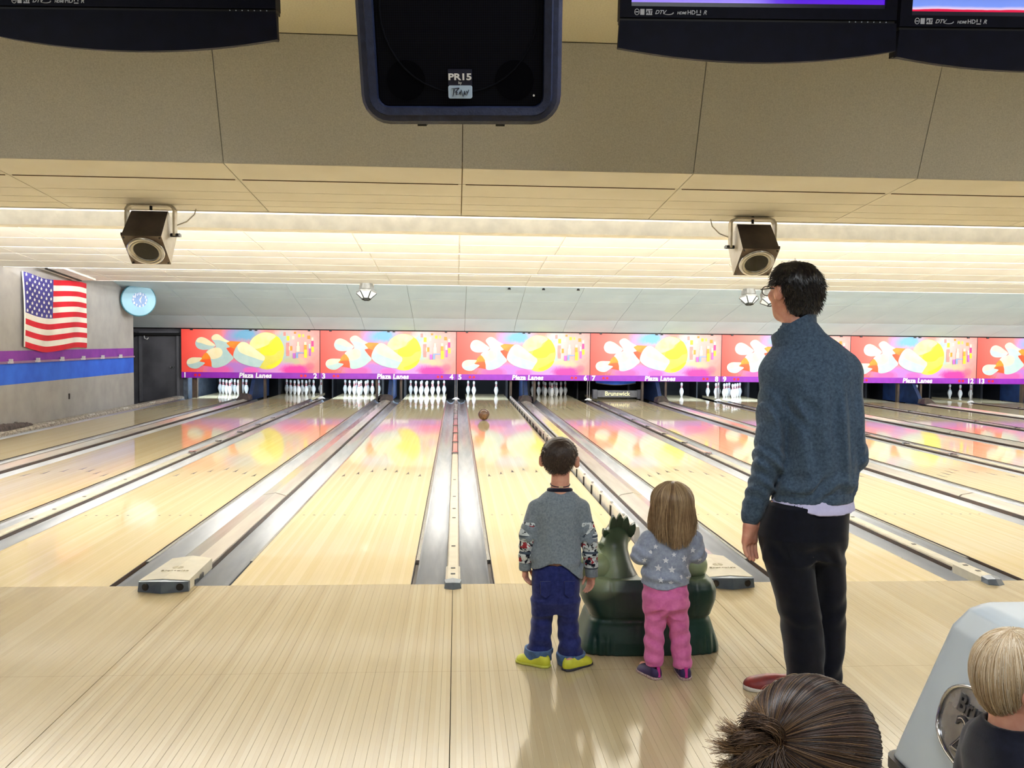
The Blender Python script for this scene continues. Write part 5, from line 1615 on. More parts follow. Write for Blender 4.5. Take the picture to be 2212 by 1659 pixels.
def boy_body(p):
    d = head_sdf(p, bHC, bHS, bYAW, ears=0.016)
    d = smin(d, cone(p, (0.016, -0.010, 0.885), (0.014, -0.008, 0.78), 0.040, 0.043), 0.02)
    d = smin(d, loft(p, [(0.40, 0, 0, 0.085, 0.065), (0.6, 0.004, 0, 0.085, 0.065), (0.73, 0.01, 0, 0.095, 0.06), (0.79, 0.014, 0, 0.05, 0.045)]), 0.03)
    d = smin(d, chain(p, bL, [0.030, 0.026, 0.020], 0.01), 0.02)
    d = smin(d, chain(p, bR, [0.030, 0.026, 0.020], 0.01), 0.02)
    d = smin(d, hand_sdf(p, (-0.139, 0.014, 0.452), (0.02, 0.10, -1), (0.5, 0.86, 0), (0.86, -0.5, 0), 0.56, 0.9), 0.008)
    d = smin(d, hand_sdf(p, (0.168, 0.012, 0.415), (-0.02, 0.12, -1), (-0.6, 0.8, 0), (-0.8, -0.6, 0), 0.56, 0.9), 0.008)
    for st_ in (JL, JR):
        d = smin(d, chain(p, [(r_[1], r_[2], r_[0] + 0.03) for r_ in st_], [r_[3] - 0.016 for r_ in st_], 0.02), 0.02)
    d = smin(d, ell(p, (0, 0, 0.38), (0.085, 0.07, 0.09)), 0.04)
    for (fx, fy, an) in ((-0.060, -0.024, R(56)), (0.062, -0.070, R(-52))):
        d = smin(d, cone(p, (fx, fy, 0.03), (fx - math.sin(an) * 0.09, fy + math.cos(an) * 0.09, 0.026), 0.024, 0.018), 0.015)
    return d
iso('body', boy_body, (-0.22, -0.14, 0.004), (0.24, 0.18, 1.05), 0.0036, MAT['skin_kid'], boy)
face_parts(boy, bHC, bHS, bYAW)
def boy_hair(p):
    q = turn(p, bHC, bYAW)
    q = tuple(v / 0.84 for v in q)
    d = ell(q, (0, -0.012, 0.030), (0.096, 0.108, 0.092))
    d = smin(d, ell(q, (0, -0.052, -0.012), (0.070, 0.058, 0.068)), 0.03)
    d = d + 0.0015 * wob(q, 220)
    d = np.maximum(d, np.minimum(q[1] - 0.040, 0.070 - q[2]))
    d = np.maximum(d, np.minimum(q[1] + 0.026, 0.006 - q[2]))
    d = np.maximum(d, -(q[2] + 0.068 + 0.25 * np.abs(q[0])))
    return d * 0.84
bh = iso('hair', boy_hair, (-0.09, -0.11, 0.85), (0.12, 0.13, 1.05), 0.0036, MAT['hair_brown'], boy)
def fuzz(fn, c, rad, count, length, down, keep):
    """short hairs standing on an implicit scalp"""
    v = RNG.normal(size=(count * 3, 3)); v /= np.linalg.norm(v, axis=1, keepdims=True)
    pts = np.array(c) + v * rad
    for _ in range(14):
        dd = fn((pts[:, 0], pts[:, 1], pts[:, 2]))
        pts = pts - v * dd[:, None] * 0.8
    ok = (np.abs(fn((pts[:, 0], pts[:, 1], pts[:, 2]))) < 0.003) & keep(pts)
    pts, v = pts[ok][:count], v[ok][:count]
    dirn = v * 0.55 + np.array(down) + RNG.normal(size=v.shape) * 0.18
    dirn /= np.linalg.norm(dirn, axis=1, keepdims=True)
    t_ = np.linspace(0, 1, 4)[None, :, None]
    ln = length * RNG.uniform(0.6, 1.1, (len(pts), 1, 1))
    return pts[:, None] + dirn[:, None] * t_ * ln - v[:, None] * 0.001
strands('hair_strands', fuzz(boy_hair, bHC, 0.11, 3600, 0.011, (0, 0, -0.8), lambda q: (q[:, 2] > 0.874)), 0.0007, MAT['hair_brown'], bh)
strands('hair_strands', fuzz(man_hair, HC, 0.13, 3200, 0.020, (0, -0.2, -0.8), lambda q: (q[:, 2] > 1.60)), 0.0010, MAT['hair_black'], [o for o in man.children if o.name.startswith('hair')][0])
BT = [(0.400, 0.006, 0.0, 0.120, 0.090), (0.50, 0.002, 0.0, 0.116, 0.088), (0.60, 0.002, 0.0, 0.110, 0.084), (0.70, 0.006, 0.0, 0.116, 0.080), (0.752, 0.012, 0.0, 0.106, 0.070), (0.780, 0.014, 0.0, 0.080, 0.060), (0.803, 0.015, 0, 0.052, 0.050)]
def boy_shirt(p):
    x, y, z = p
    d = loft(p, BT, 2.2)
    a = chain(p, [bL[0], (-0.130, -0.012, 0.590)], [0.042, 0.041], 0.01) + folds(p, 110, 0.0035, 0.63, 0.03, 0.6)
    b = chain(p, [bR[0], (0.148, -0.012, 0.575)], [0.042, 0.041], 0.01) + folds(p, 110, 0.0035, 0.62, 0.03, -0.6)
    a = np.maximum(a, 0.582 + 0.006 * np.sin(x * 160) - z)
    b = np.maximum(b, 0.570 + 0.006 * np.sin(x * 160) - z)
    d = smin(d, a, 0.014); d = smin(d, b, 0.014)
    d = d + 0.0026 * wob(p, 42) + folds(p, 70, 0.0045, 0.47, 0.035, -0.9) + 0.003 * np.sin(x * 70 + z * 12) * np.exp(-((z - 0.55) / 0.1) ** 2)
    d = np.maximum(d, -cone(p, (0.014, -0.004, 0.78), (0.014, 0.0, 0.87), 0.042, 0.046))
    low = 0.462 - 0.45 * np.clip(x - 0.01, 0, 0.2) + 0.02 * np.cos(x * 22)
    low = np.where(np.abs(x) < 0.135, low, -1)
    inner = loft(p, [(r_[0], r_[1], r_[2], r_[3] - 0.007, r_[4] - 0.007) for r_ in BT[:2]], 2.2, cap=False)
    d = np.maximum(d, np.where(z < 0.50, -inner, -1))
    return np.maximum(d, low - z)
iso('shirt', boy_shirt, (-0.21, -0.13, 0.36), (0.22, 0.13, 0.85), 0.0040, MAT['shirt_grey'], boy)
O('collar', MB().tube([(0.014 + 0.050 * math.cos(2 * PI * i / 28), -0.003 + 0.048 * math.sin(2 * PI * i / 28), 0.802 - 0.006 * math.sin(2 * PI * i / 28)) for i in range(28)], 0.0095, 8, closed=True), MAT['rib_navy'], boy, smooth=True)
nk = O('necklace', MB().tube([(0.015 + 0.044 * math.cos(2 * PI * i / 28), -0.006 + 0.044 * math.sin(2 * PI * i / 28), 0.828 + 0.006 * math.sin(2 * PI * i / 28)) for i in range(28)], 0.0022, 6, closed=True), MAT['rib_navy'], boy, smooth=True)
for a in (-1.75, -1.6, -1.45):
    O('bead', MB().lathe(sphere_prof(0.0034, 8), n=8), MAT['print_cream'], nk, smooth=True, loc=(0.015 + 0.044 * math.cos(a), -0.006 + 0.045 * math.sin(a), 0.828 + 0.006 * math.sin(a)))
for pts, zz in ((bL, 0.470), (bR, 0.440)):
    sl = iso('printed_sleeve', lambda p, pts=pts, zz=zz: np.maximum(chain(p, pts, [0.040, 0.038, 0.031], 0.01) + folds(p, 140, 0.0028, 0.52, 0.06, 0.2), np.maximum(zz - p[2], p[2] - 0.66)), (pts[2][0] - 0.08, -0.09, 0.40), (pts[2][0] + 0.09, 0.09, 0.68), 0.0035, MAT['sleeve_print'], boy)
    iso('cuff', lambda p, pts=pts, zz=zz: np.maximum(chain(p, pts, [0.033, 0.032, 0.0285], 0.01), np.maximum(zz - 0.040 - p[2], p[2] - zz - 0.002)), (pts[2][0] - 0.08, -0.09, 0.36), (pts[2][0] + 0.09, 0.09, 0.5), 0.0032, MAT['shirt_grey'], sl)
def boy_jeans(p):
    a = loft(p, JL, 2.2) + folds(p, 75, 0.0045, 0.10, 0.05, 0.5) + folds(p, 90, 0.003, 0.21, 0.03, 0.5)
    b = loft(p, JR, 2.2) + folds(p, 75, 0.0045, 0.10, 0.05, -0.5) + folds(p, 90, 0.003, 0.21, 0.03, -0.5)
    d = smin(a, b, 0.008)
    pel = loft(p, [(0.245, 0.0, 0.0, 0.085, 0.06), (0.30, 0.0, -0.004, 0.106, 0.084), (0.38, 0.0, -0.004, 0.108, 0.086), (0.47, 0.0, 0.0, 0.104, 0.078)], 2.3)
    d = smin(d, pel, 0.03)
    d = d + 0.0030 * np.exp(-(p[0] / 0.006) ** 2) * np.clip((p[2] - 0.24) * 20, 0, 1)
    return np.maximum(d + 0.0015 * wob(p, 60), 0.030 - p[2])
jn = iso('jeans', boy_jeans, (-0.15, -0.11, 0.01), (0.15, 0.11, 0.49), 0.0040, MAT['jeans'], boy)
for sx in (-1, 1):
    O('pocket', MB().prism([(sx * 0.030, 0.405), (sx * 0.078, 0.405), (sx * 0.076, 0.345), (sx * 0.054, 0.330), (sx * 0.032, 0.345)], 'y', -0.093, -0.080), MAT['jeans'], jn, bevel=0.002)
for st_, z0 in ((JL, 0.018), (JR, 0.004)):
    c_ = st_[0]
    iso('trouser_cuff', lambda p, c_=c_, z0=z0: np.abs(loft(p, [(z0 - 0.01, c_[1], c_[2], 0.055, 0.055), (z0 + 0.05, c_[1], c_[2], 0.061, 0.060), (z0 + 0.07, c_[1] * 0.97, c_[2], 0.060, 0.060)], 2.2, cap=False) + folds(p, 90, 0.003, z0 + 0.03, 0.03, 1.5)) - 0.005 + np.clip(z0 - p[2], 0, 1) * 3 + np.clip(p[2] - z0 - 0.052, 0, 1) * 3, (c_[1] - 0.085, c_[2] - 0.085, z0 - 0.01), (c_[1] + 0.085, c_[2] + 0.085, z0 + 0.08), 0.0036, MAT['jeans_light'], jn)
shoe(boy, 'shoe', (-0.034, -0.048, 0.0), R(56), 0.160, 0.074, 0.066, [MAT['shoe_lime']], M('sole_lime', (196, 200, 80), rough=0.6), M('lace_navy', (36, 34, 70), rough=0.7), 0.012)
shoe(boy, 'shoe', (0.038, -0.092, 0.0), R(-52), 0.160, 0.074, 0.066, [MAT['shoe_lime']], M('sole_dark', (52, 50, 60), rough=0.6), MAT['lace_navy'], 0.012)

# ================================================================== the girl
GX, GY = 0.96, -1.50
girl = T('person', 'toddler girl with long light hair in star sweater and pink trousers', 'person', (GX, GY, 0))
MAT['star_sweater'] = cloth('star_sweater', (160, 170, 190), (132, 142, 166), 70, 400, 0.35)
MAT['pink'] = cloth('pink_cord', (222, 124, 182), (204, 102, 164), 40, 300, 0.4)
M('star_white', (226, 230, 238), rough=0.8)
M('shoe_purple', (52, 36, 84), (40, 28, 70), scale=20, rough=0.6)
M('shoe_pink', (190, 40, 140), rough=0.6)
MAT['hair_light'] = hair_material('hair_light', (84, 62, 44), (150, 122, 90), (214, 190, 152), 70, 0.4)
gHC, gHS = (0.004, 0.012, 0.755), 0.76
gL = [(-0.096, 0.0, 0.605), (-0.136, -0.012, 0.545), (-0.085, 0.115, 0.565)]
gR = [(0.096, 0.0, 0.605), (0.112, -0.012, 0.545), (0.060, 0.115, 0.560)]
PL = [(0.048, -0.068, 0.0, 0.040, 0.044), (0.10, -0.067, 0.0, 0.041, 0.047), (0.20, -0.066, 0.0, 0.043, 0.052), (0.27, -0.062, 0.0, 0.051, 0.060), (0.32, -0.056, 0.0, 0.05, 0.06)]
PR_ = [(0.042, 0.061, -0.008, 0.040, 0.044), (0.10, 0.056, -0.005, 0.042, 0.047), (0.20, 0.046, 0.0, 0.045, 0.052), (0.27, 0.030, 0.0, 0.051, 0.060), (0.32, 0.022, 0.0, 0.05, 0.06)]
def girl_body(p):
    d = head_sdf(p, gHC, gHS, R(4))
    d = smin(d, cone(p, (0.004, -0.008, 0.70), (0.0, -0.005, 0.64), 0.034, 0.038), 0.02)
    d = smin(d, loft(p, [(0.36, -0.02, 0, 0.075, 0.065), (0.5, -0.012, 0, 0.075, 0.065), (0.60, 0.0, 0, 0.08, 0.055), (0.645, 0.0, 0, 0.05, 0.04)]), 0.03)
    d = smin(d, chain(p, gL, [0.026, 0.024, 0.018], 0.01), 0.02)
    d = smin(d, chain(p, gR, [0.026, 0.024, 0.018], 0.01), 0.02)
    d = smin(d, hand_sdf(p, gL[2], (0.5, 0.85, 0.1), (0, 0.2, 1), (0.85, -0.5, 0.1), 0.48, 0.8), 0.008)
    d = smin(d, hand_sdf(p, gR[2], (-0.5, 0.85, 0.1), (0, 0.2, 1), (-0.85, -0.5, 0.1), 0.48, 0.8), 0.008)
    for st_ in (PL, PR_):
        d = smin(d, chain(p, [(r_[1], r_[2], r_[0] + 0.02) for r_ in st_], [r_[3] - 0.012 for r_ in st_], 0.02), 0.02)
    d = smin(d, ell(p, (-0.02, 0, 0.34), (0.075, 0.065, 0.07)), 0.04)
    for (fx, fy, an) in ((-0.068, 0.0, R(25)), (0.062, -0.02, R(-6))):
        d = smin(d, cone(p, (fx, fy, 0.028), (fx - math.sin(an) * 0.075, fy + math.cos(an) * 0.075, 0.024), 0.022, 0.016), 0.012)
    return d
iso('body', girl_body, (-0.19, -0.11, 0.004), (0.19, 0.22, 0.87), 0.0036, MAT['skin_kid'], girl)
face_parts(girl, gHC, gHS, R(4))
GT = [(0.395, -0.022, 0.0, 0.106, 0.090), (0.44, -0.022, 0.0, 0.104, 0.090), (0.52, -0.014, 0.0, 0.098, 0.084), (0.58, -0.004, 0.0, 0.102, 0.076), (0.622, 0.0, 0.0, 0.090, 0.064), (0.65, 0.0, 0.0, 0.058, 0.05), (0.68, 0, 0, 0.04, 0.04)]
def girl_sweater(p):
    x, y, z = p
    d = loft(p, GT, 2.2)
    a = chain(p, gL, [0.046, 0.044, 0.034], 0.012) + folds(p, 120, 0.003, 0.55, 0.05, 0.8)
    b = chain(p, gR, [0.046, 0.042, 0.034], 0.012) + folds(p, 120, 0.003, 0.55, 0.05, -0.8)
    d = smin(d, a, 0.016); d = smin(d, b, 0.016)
    d = d + folds(p, 85, 0.0060, 0.455, 0.035, 0.35) + 0.0024 * wob(p, 55)
    return np.maximum(d, 0.412 + 0.008 * np.sin(x * 30) - z)
iso('sweater', girl_sweater, (-0.21, -0.13, 0.38), (0.18, 0.17, 0.69), 0.0038, MAT['star_sweater'], girl)
def star_poly(r):
    return [((r if k % 2 == 0 else r * 0.42) * math.sin(2 * PI * k / 10), (r if k % 2 == 0 else r * 0.42) * math.cos(2 * PI * k / 10)) for k in range(10)]
sw = [o for o in girl.children if o.name.startswith('sweater')][0]
def put_on(fn, x, z, y0=-0.30):
    y = np.array([y0])
    for _ in range(60):
        y = y + fn((np.array([x]), y, np.array([z]))) * 0.7
    e = 0.002
    f0 = lambda a, b, c: fn((np.array([a]), np.array([b]), np.array([c])))[0]
    nrm = Vector((f0(x + e, y[0], z) - f0(x - e, y[0], z), f0(x, y[0] + e, z) - f0(x, y[0] - e, z), f0(x, y[0], z + e) - f0(x, y[0], z - e))).normalized()
    return Vector((x, y[0], z)), nrm
for i, (x, z, r_) in enumerate(((-0.070, 0.500, 0.017), (-0.014, 0.495, 0.018), (-0.040, 0.535, 0.015), (0.042, 0.540, 0.016), (0.062, 0.500, 0.013), (-0.062, 0.452, 0.014), (-0.018, 0.440, 0.013), (0.030, 0.462, 0.014), (0.066, 0.452, 0.013), (-0.100, 0.565, 0.014), (0.085, 0.572, 0.014), (-0.080, 0.590, 0.012), (-0.128, 0.530, 0.013), (0.118, 0.530, 0.012), (0.062, 0.600, 0.012), (-0.005, 0.560, 0.012))):
    loc, nrm = put_on(girl_sweater, x, z)
    st_ = MB().prism(star_poly(r_), 'z', -0.0010, 0.0012)
    o = O('star', st_, MAT['star_white'], sw, loc=loc)
    o.rotation_euler = nrm.to_track_quat('Z', 'Y').to_euler()
def girl_pants(p):
    a = loft(p, PL, 2.2) + folds(p, 95, 0.0030, 0.17, 0.09, 0.9) + folds(p, 110, 0.003, 0.06, 0.03, 0.3)
    b = loft(p, PR_, 2.2) + folds(p, 95, 0.0030, 0.18, 0.09, -0.9) + folds(p, 110, 0.003, 0.06, 0.03, -0.3)
    d = smin(a, b, 0.008)
    pel = loft(p, [(0.278, -0.018, 0.0, 0.080, 0.06), (0.32, -0.020, -0.006, 0.101, 0.086), (0.37, -0.021, -0.006, 0.100, 0.086), (0.425, -0.022, 0.0, 0.098, 0.080)], 2.3)
    d = smin(d, pel, 0.022)
    d = d + folds(p, 80, 0.0045, 0.30, 0.04, -0.7) + folds(p, 90, 0.0035, 0.385, 0.02, 0.2)
    d = d + 0.0040 * np.exp(-((p[0] + 0.02) / 0.006) ** 2) * np.exp(-((p[2] - 0.30) / 0.035) ** 2)
    return d + 0.0016 * wob(p, 70)
iso('trousers', girl_pants, (-0.15, -0.11, 0.012), (0.13, 0.11, 0.44), 0.0038, MAT['pink'], girl)
for c_, an in (((-0.056, -0.050, 0.0), R(24)), ((0.064, -0.060, 0.0), R(-4))):
    sh = shoe(girl, 'shoe', c_, an, 0.135, 0.074, 0.062, MAT['shoe_purple'], M('sole_gum', (122, 52, 44), (200, 190, 190), scale=300, rough=0.6), MAT['shoe_pink'], 0.012)
    s_, o_ = math.sin(an), math.cos(an)
    O('heel_tab', MB().cyl((c_[0] + s_ * 0.004, c_[1] - o_ * 0.004, 0.014), (c_[0] - s_ * 0.002, c_[1] + o_ * 0.002, 0.056), 0.0075, n=8), MAT['shoe_pink'], sh)
# long straight hair: a cap of strands falling from the crown
def girl_hair_core(p):
    d = ell(p, (gHC[0], gHC[1] - 0.008, gHC[2] + 0.020), (0.079, 0.085, 0.080))
    d = smin(d, loft(p, [(0.630, 0.0, -0.055, 0.060, 0.016), (0.66, 0.0, -0.050, 0.076, 0.026), (0.72, 0.0, -0.030, 0.076, 0.048), (0.78, 0.002, -0.01, 0.075, 0.066)]), 0.02)
    d = d + 0.0022 * np.sin(p[0] * 330 + 3 * np.sin(p[2] * 30))
    return np.maximum(d, np.minimum(p[1] - 0.035, 0.825 - p[2]))
gh = iso('hair', girl_hair_core, (-0.11, -0.12, 0.59), (0.12, 0.12, 0.88), 0.0042, MAT['hair_light'], girl)
N = 4200
ph = RNG.uniform(-PI, PI, N)
keep = ~((np.abs(ph - PI / 2) < 0.75))
ph = ph[keep]; N = len(ph)
K = 14
t_ = np.linspace(0, 1, K)[None, :]
crown = np.array((gHC[0] + 0.004, gHC[1] - 0.020, gHC[2] + 0.104))
r0 = RNG.uniform(0.96, 1.07, N)[:, None]
th = np.minimum(t_ * 2.6, 1.45)                       # polar sweep over the skull, then straight down
rx_, ry_, rz_ = 0.088, 0.094, 0.086
cx_, cy_, cz_ = gHC[0], gHC[1] - 0.008, gHC[2] + 0.020
drop = np.maximum(t_ - 1.45 / 2.6, 0) / (1 - 1.45 / 2.6)
end = np.where(np.sin(ph) < 0, RNG.uniform(0.150, 0.205, N) - 0.055 * np.abs(np.cos(ph)) ** 2, RNG.uniform(0.09, 0.14, N))[:, None]
flare = 1 + 0.16 * drop * np.abs(np.cos(ph))[:, None] + RNG.normal(0, 0.05, N)[:, None] * drop - 0.10 * drop ** 3 * np.abs(np.cos(ph))[:, None]
X_ = cx_ + rx_ * r0 * np.sin(th) * np.cos(ph)[:, None] * flare + 0.004 * np.sin(t_ * 9 + ph[:, None] * 7)
Y_ = cy_ + ry_ * r0 * np.sin(th) * np.sin(ph)[:, None] * (1 - 0.12 * drop) - 0.012 * drop * (np.sin(ph)[:, None] < 0.2)
Z_ = cz_ + rz_ * r0 * np.cos(th) - drop * end
strands('hair_strands', np.stack([X_, Y_, Z_], -1), 0.0012, MAT['hair_light'], gh)
# ================================================================== green dragon ball ramp
DX, DY = 0.95, -1.10
def dragon_material():
    t = NT('dragon_green')
    pos = t.coord()
    x, y, z = t.xyz(pos)
    nz = t.noise(pos, 7, 4)
    dark = t.ramp(nz, [(0.3, lin((14, 44, 38))), (0.7, lin((22, 58, 48)))])
    light = t.ramp(nz, [(0.3, lin((126, 146, 112))), (0.7, lin((148, 164, 128)))])
    olive = lin((52, 72, 50))
    def near(cx, cz, r):
        a, b = t.val('SUBTRACT', x, cx), t.val('SUBTRACT', z, cz)
        d = t.val('SQRT', t.val('ADD', t.val('MULTIPLY', a, a), t.val('MULTIPLY', b, b)))
        return t.val('DIVIDE', t.val('SUBTRACT', r, d), r * 0.55, clamp=True)
    c = t.mix(near(-0.265, 0.405, 0.15), dark, light)
    c = t.mix(near(0.235, 0.44, 0.125), c, light)
    c = t.mix(near(-0.15, 0.60, 0.16), c, olive)
    t.base(c)
    t.set(rough=0.38, spec=0.5)
    t.bump(t.noise(pos, 160, 2), 0.08, 0.002)
    return t.m
dm = dragon_material()
dragon = T('dragon_ramp', 'dark green plastic dragon ball ramp standing behind the toddler girl', 'ball ramp', (DX, DY, 0))
def dragon_trunk(p):
    x, y, z = p
    wid = np.interp(z, [0.0, 0.03, 0.10, 0.15, 0.19, 0.24, 0.29, 0.33, 0.36], [0.338, 0.336, 0.312, 0.296, 0.298, 0.316, 0.318, 0.305, 0.27])
    back = np.interp(z, [0.0, 0.06, 0.14, 0.20, 0.30, 0.36], [-0.165, -0.160, -0.140, -0.148, -0.150, -0.12])
    front = np.interp(z, [0.0, 0.1, 0.36], [0.26, 0.24, 0.18])
    cy, hy = (back + front) / 2, (front - back) / 2
    q = (np.abs(x / wid) ** 5 + np.abs((y - cy) / hy) ** 5) ** 0.2
    d = (q - 1) * 0.16
    d = np.maximum(d, np.maximum(-z, z - 0.352))
    d = smin(d, cone(p, (-0.255, -0.035, 0.275), (-0.255, 0.13, 0.275), 0.072, 0.066), 0.03)
    d = smin(d, cone(p, (0.235, -0.035, 0.275), (0.235, 0.13, 0.275), 0.072, 0.066), 0.03)
    d = d + 0.006 * np.exp(-((z - 0.165) / 0.010) ** 2) + 0.004 * np.exp(-((np.abs(x) - 0.20) / 0.008) ** 2) * np.clip((z - 0.17) * 30, 0, 1)
    for a in (-0.27, -0.235, -0.20, 0.22, 0.255, 0.29):
        d = d + 0.004 * np.exp(-((x - a) / 0.007) ** 2) * np.clip((0.10 - z) * 40, 0, 1)
    # ball channel running over the middle
    d = np.maximum(d, -cone(p, (0.03, -0.4, 0.485), (0.03, 0.5, 0.34), 0.115, 0.115))
    return d
tk = iso('trunk', dragon_trunk, (-0.36, -0.19, -0.01), (0.36, 0.29, 0.40), 0.0075, dm, dragon)
def dragon_arm(p, s):
    if s < 0:
        return uni([ell(p, (-0.29, 0.02, 0.385), (0.085, 0.095, 0.060)), ell(p, (-0.235, 0.0, 0.39), (0.06, 0.07, 0.06)), cone(p, (-0.33, 0.05, 0.36), (-0.36, 0.18, 0.30), 0.045, 0.035)], 0.03)
    return uni([ell(p, (0.222, 0.0, 0.395), (0.066, 0.090, 0.070)), cone(p, (0.25, 0.05, 0.36), (0.29, 0.18, 0.30), 0.045, 0.035)], 0.03)
for s in (-1, 1):
    iso('foreleg', lambda p, s=s: dragon_arm(p, s), (-0.44 if s < 0 else 0.14, -0.12, 0.25), (-0.14 if s < 0 else 0.36, 0.24, 0.48), 0.006, dm, dragon)
NECK = [(-0.160, 0.02, 0.32), (-0.170, 0.04, 0.395), (-0.165, 0.06, 0.46), (-0.142, 0.10, 0.510), (-0.112, 0.18, 0.512), (-0.092, 0.26, 0.485)]
def dragon_neck(p):
    d = chain(p, NECK, [0.115, 0.086, 0.064, 0.058, 0.060, 0.036], 0.03)
    d = smin(d, ell(p, (-0.085, 0.30, 0.475), (0.045, 0.065, 0.030)), 0.02)       # snout
    d = smin(d, ell(p, (-0.145, 0.16, 0.562), (0.016, 0.030, 0.018)), 0.015)      # brows
    d = smin(d, ell(p, (-0.080, 0.16, 0.562), (0.016, 0.030, 0.018)), 0.015)
    return d
nk_ = iso('neck_and_head', dragon_neck, (-0.30, -0.10, 0.22), (0.0, 0.38, 0.65), 0.006, dm, dragon)
for sx in (-0.136, -0.078):
    O('dragon_eye', MB().lathe(sphere_prof(0.013, 8), n=10), MAT['print_white'], nk_, smooth=True, loc=(sx, 0.212, 0.548))
# crest: leaf-shaped plates up the back of the neck and a fan on the head
def plate(base, tip, wdt, th):
    b, tp = Vector(base), Vector(tip)
    ax = (tp - b)
    side = Vector((0, 1, 0)).cross(ax).normalized() if abs(ax.normalized().y) < 0.9 else Vector((1, 0, 0))
    nrm = ax.normalized().cross(side)
    prof = [(0.0, 0.7), (0.30, 1.0), (0.6, 0.86), (0.85, 0.5), (1.0, 0.08)]
    m = MB()
    fr = [b + ax * s + side * (wdt * w_) for s, w_ in prof] + [b + ax * s - side * (wdt * w_) for s, w_ in reversed(prof)]
    n_ = len(fr)
    vs = [q + nrm * th for q in fr] + [q - nrm * th for q in fr]
    m.add([tuple(v) for v in vs], [tuple(range(n_)), tuple(range(2 * n_ - 1, n_ - 1, -1))] + [(i, i + n_, (i + 1) % n_ + n_, (i + 1) % n_) for i in range(n_)])
    return m
for b, tp, w_ in (((-0.158, 0.085, 0.535), (-0.166, 0.050, 0.625), 0.021), ((-0.130, 0.085, 0.540), (-0.132, 0.055, 0.635), 0.020), ((-0.104, 0.085, 0.535), (-0.098, 0.055, 0.622), 0.020), ((-0.082, 0.085, 0.518), (-0.058, 0.055, 0.588), 0.020), ((-0.185, 0.075, 0.505), (-0.214, 0.045, 0.560), 0.019),
                  ((-0.215, 0.03, 0.465), (-0.246, 0.01, 0.500), 0.015), ((-0.235, 0.02, 0.425), (-0.264, 0.0, 0.456), 0.015), ((-0.250, 0.0, 0.385), (-0.282, -0.02, 0.410), 0.015), ((-0.262, -0.02, 0.350), (-0.292, -0.04, 0.370), 0.014)):
    O('crest_plate', plate(b, tp, w_, 0.010), dm, dragon, bevel=0.004)

# ================================================================== ball return machine at the right
PX, PY = 1.68, -3.55
mach = T('ball_return', 'grey rounded ball return machine with chrome oval emblem', 'ball return', (PX, PY, 0))
M('shell_grey', (186, 198, 206), (176, 188, 198), scale=3, rough=0.35)
M('trim_black', (16, 16, 18), rough=0.5)
M('emblem_chrome', (150, 150, 150), (112, 110, 108), scale=10, rough=0.25, metal=0.7)
M('emblem_ink', (26, 26, 30), rough=0.4)
def mach_sec(z):
    return np.interp(z, [0.28, 0.35, 0.70, 0.755, 0.772, 0.78], [-0.405, -0.390, -0.300, -0.272, -0.235, -0.18])
def mach_shell(p):
    x, y, z = p
    half = -mach_sec(z)
    fy = np.interp(z, [0.28, 0.70, 0.77], [0.700, 0.600, 0.560])     # far end leans too
    cx = np.abs(x) - half
    cy = np.abs(y) - fy
    d = np.maximum(cx, cy)
    inside = np.minimum(d, 0)
    out = np.sqrt(np.maximum(cx + 0.05, 0) ** 2 + np.maximum(cy + 0.05, 0) ** 2) - 0.05
    d = np.where((cx > -0.05) & (cy > -0.05), out, d)
    return np.maximum(d, np.maximum(0.285 - z, z - 0.772))
sh_ = iso('shell', mach_shell, (-0.45, -0.75, 0.26), (0.45, 0.75, 0.80), 0.009, MAT['shell_grey'], mach)
O('base_trim', MB().prism(rrect(-0.415, 0.415, -0.71, 0.71, 0.05, 5), 'z', 0.255, 0.288), MAT['trim_black'], mach)
O('pedestal', MB().prism(rrect(-0.22, 0.22, -0.50, 0.50, 0.06, 5), 'z', 0.0005, 0.256), MAT['shell_grey'], mach)
top_logo = O('top_logo', MB().prism(ellipse(0.0, 0.40, 0.14, 0.10, 28), 'z', 0.770, 0.7745), M('logo_pink', (236, 130, 150), rough=0.4), mach)
O('logo_inner', MB().prism(ellipse(0.0, 0.40, 0.08, 0.05, 24), 'z', 0.774, 0.7755), M('logo_pale', (244, 190, 196), rough=0.4), top_logo)
# emblem lies on the sloping left face
tilt = math.atan2(0.09, 0.35)
er = bpy.data.objects.new('emblem', None)
COL.objects.link(er)
er.parent = mach
er.location = (-0.352, 0.290, 0.500)
er.scale = (0.88, 0.88, 1.0)
er.rotation_euler = Euler((PI / 2, 0, -PI / 2)).to_matrix().to_euler()
er.rotation_euler = (Matrix.Rotation(tilt, 3, 'Y') @ Euler((PI / 2, 0, -PI / 2)).to_matrix()).to_euler()
eo = ellipse(0, 0, 0.235, 0.118, 40)
ei = ellipse(0, 0, 0.222, 0.106, 40)
def esup(pts, e_=2.6, rx=0.235, ry=0.118):
    out = []
    for i in range(len(pts)):
        a = 2 * PI * i / len(pts)
        c_, s_ = math.cos(a), math.sin(a)
        out.append((rx * abs(c_) ** (2 / e_) * (1 if c_ > 0 else -1), ry * abs(s_) ** (2 / e_) * (1 if s_ > 0 else -1)))
    return out
plate_o = O('emblem_plate', MB().prism(esup(eo), 'z', -0.002, 0.010), MAT['emblem_chrome'], er, bevel=0.004)
O('emblem_rim', MB().tube([(a, b, 0.012) for a, b in esup(eo)], 0.006, 8, closed=True), MAT['chrome'], er, smooth=True)
O('lettering', text_mesh('Brunswick', 0.072, MAT['emblem_ink'], 0.004, 0.002, 0, 'CENTER', 1.05), None, er, loc=(0.0, 0.030, 0.012))
O('numerals', text_mesh('2000', 0.150, MAT['emblem_ink'], 0.003, 0.002, 0, 'CENTER', 1.0), None, er, loc=(0.0, -0.082, 0.011))
